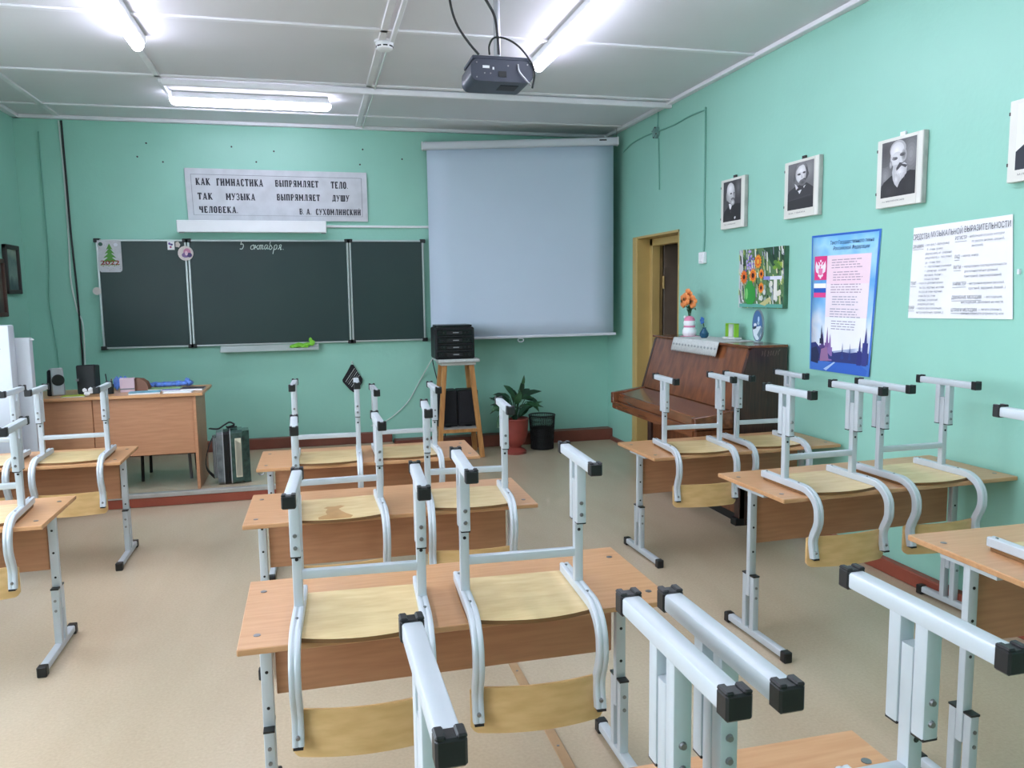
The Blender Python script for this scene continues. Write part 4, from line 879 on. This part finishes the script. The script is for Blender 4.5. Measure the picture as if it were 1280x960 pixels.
MB().box(2.345, 2.66, PY0+.0, PY1, .60, .655, .003).build('key_bed', 'walnut_h', t)
MB().hexa([(2.375, PY0+.05, .655), (2.64, PY0+.05, .655), (2.64, PY1-.05, .655), (2.375, PY1-.05, .655), (2.385, PY0+.05, .722), (2.64, PY0+.05, .765), (2.64, PY1-.05, .765), (2.385, PY1-.05, .722)], .004).build('key_lid', 'walnut_h', t)
for y in (PY0, PY1-.05): MB().hexa([(2.333, y, .64), (2.66, y, .64), (2.66, y+.05, .64), (2.333, y+.05, .64), (2.333, y, .728), (2.66, y, .772), (2.66, y+.05, .772), (2.333, y+.05, .728)], .004).build('arm', 'walnut_h', t)
MB().box(2.338, 2.35, PY0+.04, PY1-.04, .60, .66).build('key_slip', 'walnut_h', t)
for y in (PY0, PY1-.06):
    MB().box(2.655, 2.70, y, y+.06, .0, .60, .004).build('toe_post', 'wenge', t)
    MB().box(2.63, 2.70, y-.003, y+.063, 0, .05, .006).build('toe_block', 'dark', t)
for y in (5.22, 5.36): MB().box(2.60, 2.69, y, y+.03, .035, .05, .006).build('pedal', pmat('brass', (176, 140, 70), .3, .9), t)
MB().box(2.70, 2.715, PY0+.004, PY0+.01, 1.05, 1.15).build('side_beading', 'walnut', t)
sc = MB(); R_ = random.Random(4)
for k in range(7):
    x = 2.80+.02*k
    for j in range(2): ribbon(sc, [(x+R_.uniform(-.006, .006), 1.12+R_.uniform(-.012, 0)), (x+R_.uniform(-.002, .01), 1.135+R_.uniform(-.004, .004)), (x+R_.uniform(0, .012), 1.145+R_.uniform(-.004, .008))], .0022, lambda p: Vector((p.x, PY0-.0006, p.y)))
sc.build('chalk_scratches', pmat('scratch', (118, 98, 90), .8), t, smooth=False)
ZT = 1.1825
# lace runner
t = thing('lace_runner', 'white crocheted lace runner hanging over the piano\'s front edge', 'tablecloth', (0, 0, ZT))
r0, r1 = 4.92, 5.62
MB().box(2.70, 2.975, r0, r1, 0, .003).build('top', 'cloth', t)
m_ = MB(); N_ = 26; top_, bot = [], []
for i in range(N_*2+1):
    y = r0+(r1-r0)*i/(2*N_); top_.append((2.697, y, .003)); bot.append((2.668, y, -.088-(.012 if i % 2 else 0)))
def dr_(x): return m_.bm.verts.new(x)
A = [[dr_(p) for p in top_], [dr_((2.690, p[1], -.004)) for p in top_], [dr_(p) for p in bot]]
for a, b in zip(A, A[1:]):
    for i in range(len(a)-1): m_.bm.faces.new((a[i], a[i+1], b[i+1], b[i]))
o = m_.build('hanging_edge', 'cloth', t); o.modifiers.new('thickness', 'SOLIDIFY').thickness = .003
for i in range(14):
    y = r0+.03+(r1-r0-.06)*i/13; MB().blob((2.6755, y, -.045), (.004, .017, .010), 1).build('lace_motif', pmat('lace_shadow', (150, 158, 158), .9), t)  # grey motifs along the hanging edge of the lace
# snowman vase with flowers on a pink doily
zt2 = ZT+.0035
o = MB().lathe([(.0, 0), (.068, .0), (.074, .002), (.0, .004)], (2.86, 5.70, ZT+.0), 20, False).build('doily', 'pink'); tag(o, 'pink crocheted doily under the white figure vase', 'doily')
t = thing('flower_vase', 'white snowman-like vase with pink hat band holding orange flowers', 'vase', (2.86, 5.70, ZT+.0045))
MB().lathe([(.045, 0), (.056, .02), (.054, .045), (.04, .07), (.044, .085), (.047, .105), (.038, .13), (.022, .142)], n=20).build('body', 'white', t)
MB().lathe([(.043, .066), (.047, .072), (.043, .080)], n=20, cap=False).build('scarf', 'pink', t)
MB().lathe([(.044, .118), (.040, .135), (.02, .152), (.012, .155)], n=20).build('hat', 'pink', t); MB().blob((-.03, .018, .146), .012).build('pompom', 'white', t)
for k, (dx, dy, h) in enumerate(((-.02, .042, .27), (-.03, -.018, .285), (.01, .02, .315), (.01, -.055, .265), (.03, .06, .29))):
    st = MB().tube(spline([(0, 0, .12), (dx*.4, dy*.4, .2), (dx, dy, h)], 4), .003, 6).build('stem', 'leaf', t)
    fl = MB()
    for j in range(7):
        a = 2*PI*j/7+k; cx, cy2 = dx+.022*math.cos(a)*.5-.006, dy+.026*math.cos(a)
        fl.blob((dx-.012+.006*math.cos(a*2), dy+.033*math.cos(a), h+.033*math.sin(a)), (.014, .024, .024), 1)
    f_ = fl.build('flower', 'orange', t); MB().blob((dx-.03, dy, h), (.006, .013, .013), 1).build('flower_eye', pmat('flower_eye', (84, 60, 24), .6), f_)
def leafm(mb, a, b, w, nrm=(0, 0, 1), bend=.02):
    a, b = Vector(a), Vector(b); t_ = b-a; sd = t_.cross(Vector(nrm)).normalized(); up_ = sd.cross(t_).normalized(); prev = None
    for i, (f, ww) in enumerate(((0, .05), (.2, .7), (.45, 1), (.7, .75), (.9, .3), (1, .02))):
        c = a+t_*f+up_*bend*math.sin(f*PI); L_, R_, Mv = mb.bm.verts.new(c+sd*w*ww/2+up_*w*.12*ww), mb.bm.verts.new(c-sd*w*ww/2+up_*w*.12*ww), mb.bm.verts.new(c)
        if prev: mb.bm.faces.new((prev[0], L_, Mv, prev[2])); mb.bm.faces.new((prev[2], Mv, R_, prev[1]))
        prev = (L_, R_, Mv)
for a, b in (((0, 0, .19), (-.02, -.15, .20)), ((0, 0, .19), (.0, -.085, .25)), ((0, 0, .2), (-.03, .06, .21)), ((0, 0, .17), (-.04, -.03, .2))):
    m_ = MB(); leafm(m_, a, b, .04); o = m_.build('leaf', 'leaf', t, fix=False)
t = thing('blue_figurine', 'small blue glass vase with a blue flower on the piano', 'figurine', (2.83, 5.40, ZT+.0035))
MB().lathe([(.02, 0), (.032, .015), (.034, .035), (.022, .055), (.012, .07), (.015, .078)], n=16).build('vase', pmat('teal_glaze', (36, 84, 112), .2), t)
MB().tube(spline([(0, 0, .07), (0, .012, .1), (0, .03, .125)], 4), .004, 6).build('stem', 'leaf', t)
m_ = MB()
for j in range(5): a = 2*PI*j/5; m_.blob((0, .034+.018*math.cos(a), .128+.018*math.sin(a)), (.008, .015, .012), 1)
m_.build('flower', 'blue', t)
t = thing('open_card_box', 'small lime green photo stand with white base on the piano', 'photo stand', (2.90, 5.14, ZT+.0035))
MB().box(-.02, .045, -.085, .085, 0, .018, .005).build('base', 'cloth', t)
for a in ((-.005, .03, .06, .064, .018, .115), (-.005, .03, -.064, -.06, .018, .115), (-.005, .03, -.064, .064, .111, .115)): MB().box(*a).build('border', 'lime', t)
MB().box(.026, .03, -.06, .0, .018, .112).build('back_card', 'lime', t); MB().box(.018, .024, .0, .06, .018, .112).build('photo', 'cloth', t)
t = thing('oval_plaque', 'oval souvenir plaque with a blue winter picture on the piano', 'plaque', (2.90, 4.785, ZT))
y_, rz = 0, .0
def oval(r, s, n=32): return [(0, r*s*.62*math.cos(2*PI*i/n), .115+r*s*math.sin(2*PI*i/n)) for i in range(n)]
MB().prism(oval(1, .108), (.012, 0, 0)).build('plate', pmat('plaque_rim', (150, 168, 178), .2, .4), t)
q = quadmap((-.0002, .064, .222), (-.0002, -.064, .222), (-.0002, -.064, .008), (-.0002, .064, .008))
cl = lambda P: [(.5+(u-.5)*min(1, .47/max(1e-6, math.hypot(u-.5, v-.5))), .5+(v-.5)*min(1, .47/max(1e-6, math.hypot(u-.5, v-.5)))) for u, v in P]
flat_print('picture', t, q, nR, [(ell(.5, .5, .47, .47, 28), (70, 108, 152)), (cl([(.05, .6), (.2, .56), (.8, .5), (.95, .55), (.85, .8), (.6, .95), (.4, .95), (.15, .8)]), (206, 220, 226)), (ell(.62, .3, .09, .1, 8), (176, 206, 230)), (ell(.3, .48, .14, .06, 8), (214, 222, 228)), (cl([(.08, .55), (.4, .5), (.42, .58), (.1, .63)]), (40, 56, 70)), (cl([(.5, .78), (.9, .5), (.95, .62), (.72, .9)]), (110, 138, 150)), (ell(.6, .42, .12, .06, 8), (150, 178, 196))])
MB().box(-.012, .03, -.03, .03, 0, .012, .003).build('foot', pmat('glass_foot', (150, 170, 172), .15), t)

# ---------------------------------------------------------------- tall pine stool with stereo
SX, SY = 1.305, 7.42
t = thing('tall_stool', 'tall pine stool with splayed legs carrying the black stereo', 'stool', (SX, SY, 0))
tops = {}
for gx in (-1, 1):
    for gy in (-1, 1): MB().bar((gx*.125, gy*.11, .90), (gx*.205, gy*.175, 0), .045, .04, side=(0, 1, 0) if False else (1, 0, 0), bev=.003).build('leg', 'pine', t)
MB().box(-.165, .165, -.15, .15, .875, .905, .004).build('apron', pmat('grey_painted_wood', (176, 176, 168), .6, var=.1), t)
MB().box(-.19, .20, -.175, .175, .905, .935, .006).build('seat_board', 'cloth', t)
for y in (-.165, .165): MB().box(-.19, .19, y-.014, y+.014, .245, .275, .003).build('stretcher', 'pine', t)
for x in (-.185, .185): MB().box(x-.014, x+.014, -.165, .165, .245, .275, .003).build('stretcher', 'pine', t)
MB().box(-.175, .175, -.155, .155, .275, .287).build('shelf', pmat('grey_shelf', (150, 150, 146), .6), t)
t = thing('stereo_system', 'black stereo system with stacked decks on the tall stool', 'stereo', (SX-.03, SY-.02, .9355))
MB().box(-.185, .185, -.13, .15, 0, .295, .012).build('cabinet', 'dark', t)
MB().box(-.17, .17, -.11, .13, .295, .318, .02, 2).build('turntable_lid', 'gloss', t)
for k, (z0, z1) in enumerate(((.218, .275), (.145, .205), (.085, .135), (.015, .072))):
    dk_ = MB().box(-.165, .165, -.14, -.125, z0, z1, .005).build('deck', 'gloss', t)
    MB().box(-.08, .07, -.1435, -.139, z0+.012, z1-.014, .002).build('window', 'dark', dk_)
    MB().box(-.02, .035, -.1445, -.143, (z0+z1)/2-.004, (z0+z1)/2+.004).build('badge', 'silver', dk_)
    for x in (-.13, -.105, .1, .13): MB().cyl((x, -.139, (z0+z1)/2), (x, -.146, (z0+z1)/2), .007, 10).build('knob', 'dark', dk_)
for i, x in enumerate((-.0985, .0985)):
    s_ = thing('loudspeaker', ['left', 'right'][i]+' of the two black speakers on the stool\'s lower shelf', 'loudspeaker', (SX+x, SY+.03, .2875), 0, 'black speakers under the stool')
    MB().box(-.097, .097, -.10, .09, 0, .345, .01).build('cabinet', 'dark', s_)
    MB().box(-.083, .083, -.106, -.099, .03, .33, .004).build('grille', 'knit', s_)
    MB().lathe([(.04, 0), (.05, .005), (.035, .012)], (0, -.075, .0), 14).build('foot', 'gloss', s_)
# ---------------------------------------------------------------- potted plant and waste bin
t = thing('potted_plant', 'leafy green house plant in a terracotta urn', 'potted plant', (1.855, 7.33, 0))
MB().lathe([(.0, 0), (.105, 0), (.108, .025), (.085, .045), (.055, .06), (.058, .075), (.095, .11), (.118, .18), (.125, .26), (.128, .325), (.135, .335), (.128, .345), (.11, .335), (.1, .30)], n=28, cap=False).build('urn', 'clay', t)
MB().lathe([(.0, .30), (.104, .305)], n=20, cap=False).build('soil', pmat('soil', (48, 36, 30), .9), t)
R_ = random.Random(11)
stem_tip = (.07, -.02, .70)
MB().tube(spline([(0, 0, .3), (.02, 0, .45), (.035, -.01, .58), (.06, -.02, .68)], 5), .005, 6).build('stem', 'leaf', t)
LV = [((.05, -.02, .58), (.075, -.03, .72), .045), ((.04, -.02, .5), (.02, -.05, .62), .06), ((.06, -.02, .64), (.085, -.04, .76), .035)]
for k in range(24):
    a = R_.uniform(0, 2*PI); L_ = R_.uniform(.16, .30); h = R_.uniform(.36, .58); dz_ = R_.uniform(-.16, .10)
    LV.append(((.05*math.cos(a), .05*math.sin(a), h-.04), (L_*math.cos(a), L_*.8*math.sin(a), h+dz_), R_.uniform(.06, .085)))
for a, b in (((-.08, 0, .52), (-.22, -.02, .58)), ((-.1, 0, .5), (-.24, -.04, .42)), ((-.05, 0, .48), (-.16, -.06, .60)), ((0, -.03, .5), (-.06, -.08, .64)), ((.0, -.03, .48), (.03, -.1, .62)), ((.1, -.03, .5), (.22, -.08, .40)), ((.1, 0, .52), (.24, -.02, .46)), ((-.1, -.03, .42), (-.2, -.08, .26))): LV.append((a, b, .075))
for i, (a, b, w) in enumerate(LV):
    if i > 2: MB().tube([(0, 0, .3), tuple((Vector(a)*.6+Vector((0, 0, .14)))), a], .0035, 5).build('leaf_stalk', 'leaf2', t)
    m_ = MB(); leafm(m_, a, b, w, (.2, -.6, 1), .025); m_.build('leaf', 'leaf' if i % 3 else 'leaf2', t, fix=False)
t = thing('waste_bin', 'black wire-mesh waste bin beside the potted plant', 'bin', (2.165, 7.47, 0))
MB().lathe([(.0, .004), (.108, .004), (.112, .21), (.108, .21), (.104, .01), (.0, .01)], n=28, cap=False).build('liner', 'dark', t)
m_ = MB(); n = 44
for k in range(n):
    for s_ in (-1, 1):
        a0 = 2*PI*k/n; a1 = a0+s_*.35
        m_.bar((.111*math.cos(a0), .111*math.sin(a0), 0.004), (.129*math.cos(a1), .129*math.sin(a1), .335), .003, .003)
for z in (.24, .29): rr = .111+.018*z/.335; m_.tube([(rr*math.cos(2*PI*i/32), rr*math.sin(2*PI*i/32), z) for i in range(33)], .0018, 4)
m_.build('wire_mesh', 'dark', t, smooth=False)
m_ = MB(); m_.tube([(.13*math.cos(2*PI*i/32), .13*math.sin(2*PI*i/32), .337) for i in range(33)], .006, 8); m_.build('rim', 'dark', t)

# ---------------------------------------------------------------- teacher's table and what lies on it
TX0, TX1, TY0, TY1, TZ = -2.03, -.845, 6.245, 6.82, .835
t = thing('teacher_table', 'beech teacher\'s table with solid front panel on the platform', 'table', (0, 0, PZ+.0045))
zt_ = TZ-PZ-.0045
MB().box(TX0, TX1+.03, TY0, TY1, zt_-.022, zt_, .003).build('tabletop', 'lam', t)
MB().box(TX1-.045, TX1-.023, TY0+.03, TY1-.03, 0, zt_-.022, .002).build('side_panel', 'lamv', t)
MB().box(TX0+.02, TX0+.042, TY0+.03, TY1-.03, 0, zt_-.022, .002).build('side_panel', 'lamv', t)
MB().box(-1.575, TX1-.047, TY0+.045, TY0+.061, .275, zt_-.023, .002).build('front_panel', 'lamv', t)
MB().box(TX0+.044, -1.577, TY0+.035, TY0+.051, .06, zt_-.023, .002).build('cabinet_back', 'lamv', t)
MB().box(-1.593, -1.575, TY0+.05, TY1-.03, .06, zt_-.023, .002).build('partition', 'lamv', t)
MB().box(TX0+.044, -1.594, TY0+.05, TY1-.05, .06, .08).build('cabinet_floor', 'lamv', t)
t = thing('teacher_chair', 'chair tucked behind the teacher\'s table, only dark legs showing', 'chair', (-1.17, 6.72, PZ+.0005))
MB().box(-.2, .2, -.05, .33, .30, .34, .01).build('seat', 'dark', t)
for x, y, m_n in ((-.18, -.03, 'dark'), (.18, -.03, 'grey'), (-.18, .3, 'dark'), (.18, .3, 'dark')): MB().cyl((x, y, 0), (x*.95, y, .31), .012, 10).build('leg', m_n, t)
# silver and black computer speakers
t = thing('computer_speaker', 'silver computer speaker with round black driver on the table', 'loudspeaker', (-1.845, 6.46, TZ+.0005), .28)
MB().hexa([(-.035, -.05, 0), (.052, -.05, 0), (.055, .07, 0), (-.06, .07, 0), (-.032, -.03, .205), (.045, -.03, .205), (.045, .06, .195), (-.05, .06, .195)], .008).build('cabinet', 'silver', t)
MB().hexa([(-.066, -.03, 0), (-.034, -.045, 0), (-.034, .07, 0), (-.066, .07, 0), (-.058, -.015, .185), (-.034, -.025, .195), (-.034, .06, .185), (-.058, .06, .18)], .006).build('side_shell', 'dark', t)
MB().cyl((.01, -.044, .115), (.01, -.036, .115), .042, 22).build('driver', 'dark', t); MB().cyl((.01, -.052, .115), (.01, -.042, .115), .036, 22, .02).build('cone', 'gloss', t)
t = thing('computer_speaker', 'black computer speaker turned backwards on the table', 'loudspeaker', (-1.64, 6.50, TZ+.0005), -.12)
MB().hexa([(-.062, -.06, 0), (.062, -.06, 0), (.062, .06, 0), (-.062, .06, 0), (-.075, -.03, .215), (.06, -.03, .22), (.06, .07, .21), (-.07, .07, .205)], .008).build('cabinet', 'dark', t)
MB().box(-.065, -.05, -.066, -.045, .10, .115).build('socket_plate', 'silver', t)
t = thing('paper_flower', 'small crumpled white paper flower before the black speaker', 'flower', (-1.60, 6.30, TZ))
R_ = random.Random(2)
for k in range(9): a = k*.7; MB().blob((.022*math.cos(a), .014*math.sin(a), .034+.018*math.sin(k*1.7)), (.016, .012, .016), 1).build('petal', 'paper', t)
def slab(name, x, y, w, d, h, rz, mat, lab, cat, z=TZ, cover=None):
    t = thing(name, lab, cat, (x, y, z+.0005), rz, None)
    MB().box(-w/2, w/2, -d/2, d/2, 0, h, .001).build('pages', 'paper' if cover else mat, t)
    if cover: MB().box(-w/2-.003, w/2+.003, -d/2-.003, d/2+.003, h, h+.002).build('cover', cover, t)
    return t
slab('notebook', -1.70, 6.33, .15, .1, .006, .05, 'lime', 'yellow-green notepad under the black speaker\'s front', 'notebook', cover=pmat('yellow_green', (176, 190, 60), .5))
slab('booklet', -1.23, 6.36, .21, .14, .010, .1, 'paper', 'pale blue booklet lying at the table\'s middle', 'booklet', cover=pmat('pale_blue_print', (120, 176, 196), .5, var=.3, scale=18))
slab('booklet', -1.12, 6.545, .22, .13, .012, -.05, 'paper', 'green-and-yellow booklet behind the pale blue one', 'booklet', cover=pmat('green_print', (140, 180, 120), .5, var=.4, scale=15))
slab('paper_stack', -.99, 6.33, .20, .12, .009, -.06, 'paper', 'white sheets of paper near the table\'s right end', 'paper')
slab('folder', -.91, 6.475, .16, .13, .014, -.08, 'paper', 'dark brown folder at the table\'s right end', 'folder', cover=pmat('dark_folder', (62, 52, 56), .5))
slab('exercise_book', -1.06, 6.43, .12, .06, .012, .05, 'paper', 'thin blue-edged exercise book leaning over the white sheets', 'exercise book', cover=pmat('violet_cover', (120, 120, 190), .5))
t = thing('pen_holder', 'dark cup with pens standing on the teacher\'s table', 'pen holder', (-1.485, 6.42, TZ+.0005))
MB().lathe([(.0, 0), (.03, 0), (.032, .07), (.028, .07), (.026, .006), (.0, .006)], n=16, cap=False).build('cup', 'dark', t)
for k, (dx, dy, h, mt) in enumerate(((-.012, 0, .15, 'dark'), (.01, .01, .11, 'clay'), (.0, -.014, .1, 'blue'))): MB().cyl((dx*.5, dy*.5, .008), (dx*1.6, dy*1.6, h), .004, 8).build('pen', mt, t)
t = thing('tissue_box', 'pale pink upright card box on the teacher\'s table', 'box', (-1.375, 6.50, TZ+.0005), .1)
MB().box(-.05, .05, -.03, .03, 0, .105, .002).build('carton', pmat('pinkish_card', (206, 180, 190), .6), t); MB().box(-.05, .05, -.0315, -.03, .02, .03).build('stripe', 'grey', t)
t = thing('desk_organizer', 'brown rounded letter holder beside the pink box', 'organizer', (-1.285, 6.52, TZ+.0005), -.1)
for y in (-.025, .01, .04): MB().prism([(x, y, z) for x, z in [(-.05, 0), (.06, 0), (.06, .03), (.045, .07), (.01, .095), (-.05, .1)]], (0, .005, 0)).build('divider', pmat('brown_card', (122, 84, 66), .6), t)
MB().box(-.05, .06, -.025, .045, 0, .006).build('base', pmat('brown_card', (122, 84, 66), .6), t)
m_ = MB(); R_ = random.Random(8)
for k in range(14): f = k/13; m_.blob((-.22+.44*f, R_.uniform(-.02, .02), .021+.008*f), (.045, .035, .018+.008*f*abs(math.sin(k*1.3))), 2)
m_.blob((.215, 0, .055), (.015, .012, .022), 1); m_.blob((.23, .0, .05), (.012, .012, .02), 1)
o = m_.build('plastic_bag', 'bluebag', None, (-1.20, 6.70, TZ+.001)); tag(o, 'crumpled blue plastic bag along the back of the teacher\'s table', 'bag')
m_ = MB(); R_ = random.Random(9)
for k in range(3): m_.blob((.03*k, 0, .02), (.03, .02, .03), 1)
o = m_.build('plastic_bag', 'bluebag', None, (-1.475, 6.62, TZ+.02)); o.scale = (1, 1, 1.9); tag(o, 'small blue bag bunched behind the pen holder', 'bag')
cab('table_cable', [(-2.035, 6.35, .80), (-2.045, 6.3, .7), (-2.06, 6.3, .58), (-2.035, 6.29, .5), (-2.06, 6.28, .42), (-2.05, 6.28, .3)], .005, 'tangle of black leads hanging at the table\'s left end', 'cable')
# ---------------------------------------------------------------- accordion on the platform
t = thing('accordion', 'green marbled button accordion standing on the platform beside the table', 'accordion', (-.655, 6.46, PZ+.0045), .10)
def slice_(x0, x1, d, h, mat, nm, ch=.02, z0=0):
    o = [(-d/2+ch, z0), (d/2-ch, z0), (d/2, z0+ch), (d/2, h-ch), (d/2-ch, h), (-d/2+ch, h), (-d/2, h-ch), (-d/2, z0+ch)]
    return MB().prism([(x0, y, z) for y, z in o], (x1-x0, 0, 0)).build(nm, mat, t, smooth=False)
slice_(-.105, -.062, .19, .405, 'marble_g', 'treble_case')
slice_(-.062, -.055, .20, .412, 'silver', 'frame_rim'); slice_(-.055, -.008, .185, .405, 'dark', 'bellows'); slice_(-.008, -.001, .20, .412, 'silver', 'frame_rim')
for k in range(4): x = -.048+.011*k; slice_(x, x+.004, .193, .409, 'gloss', 'bellows_fold')
slice_(-.001, .085, .20, .415, 'marble', 'bass_case')
MB().prism([(.085, -.10+.02, 0), (.135, -.055, 0), (.135, .09, 0), (.085, .10, 0)], (0, 0, .405)).build('bass_end', 'marble', t, smooth=False)
bp_ = MB().box(.028, .074, -.104, -.099, .05, .355, .002).build('bass_plate', 'cream', t)
m_ = MB()
for r_ in range(26):
    for c_ in range(5):
        z = .335-r_*.0105-c_*.006
        if z > .063 and (r_+c_) >= 0: m_.cyl((.036+c_*.0075, -.1035, z), (.036+c_*.0075, -.108, z), .0028, 6)
o = m_.build('bass_buttons', 'dark', bp_, smooth=False); o['kind'] = 'stuff'
MB().box(-.135, -.107, -.05, .05, .045, .37, .004).build('keyboard', 'marble_g', t)
for k in range(3): MB().box(-.128+.009*k, -.124+.009*k, -.058, -.05, .05, .36).build('grille_bar', 'silver', t)
sl = spline([(-.125, -.02, .37), (-.16, -.04, .30), (-.185, -.05, .20), (-.18, -.05, .12), (-.13, -.03, .05)], 6)
MB().sweep(sl, [(-.004, -.018), (.004, -.018), (.004, .018), (-.004, .018)], (1, 0, 0)).build('strap', 'dark', t)
sl = spline([(-.15, 0, .43), (-.09, -.02, .425), (-.04, 0, .45), (.0, -.01, .47), (.03, 0, .445), (-.02, .02, .425), (.05, .03, .425)], 6)
MB().sweep(sl, [(-.018, -.004), (.018, -.004), (.018, .004), (-.018, .004)], (0, 1, 0)).build('strap', 'dark', t)
# ---------------------------------------------------------------- white appliance at the left edge
t = thing('air_purifier', 'tall white appliance with blue oval badge at the left edge', 'appliance', (-2.12, 5.95, 0))
MB().box(-.22, .185, -.09, .02, .02, 1.375, .012, 2).build('front_casing', 'whitem', t)
MB().box(-.2, .265, .03, .10, .06, 1.285, .008, 2).build('rear_casing', 'whitem', t)
MB().box(-.21, .23, -.10, .11, 0, .03, .006).build('base', 'white', t)
MB().box(-.18, .21, -.095, -.089, .50, .506).build('seam', 'grey', t)
MB().prism([(.09+.022*math.cos(2*PI*i/20), -.0905, 1.335+.010*math.sin(2*PI*i/20)) for i in range(20)], (0, -.002, 0)).build('badge', pmat('badge_blue', (60, 130, 190), .3), t)
MB().tube(spline([(.0, -.0915, 1.24), (.06, -.0915, 1.235), (.13, -.0915, 1.22)], 4), .0025, 5).build('emblem_line', 'grey', t)
MB().blob((.275, .06, 1.27), (.012, .01, .008), 1).build('knob', 'white', t)
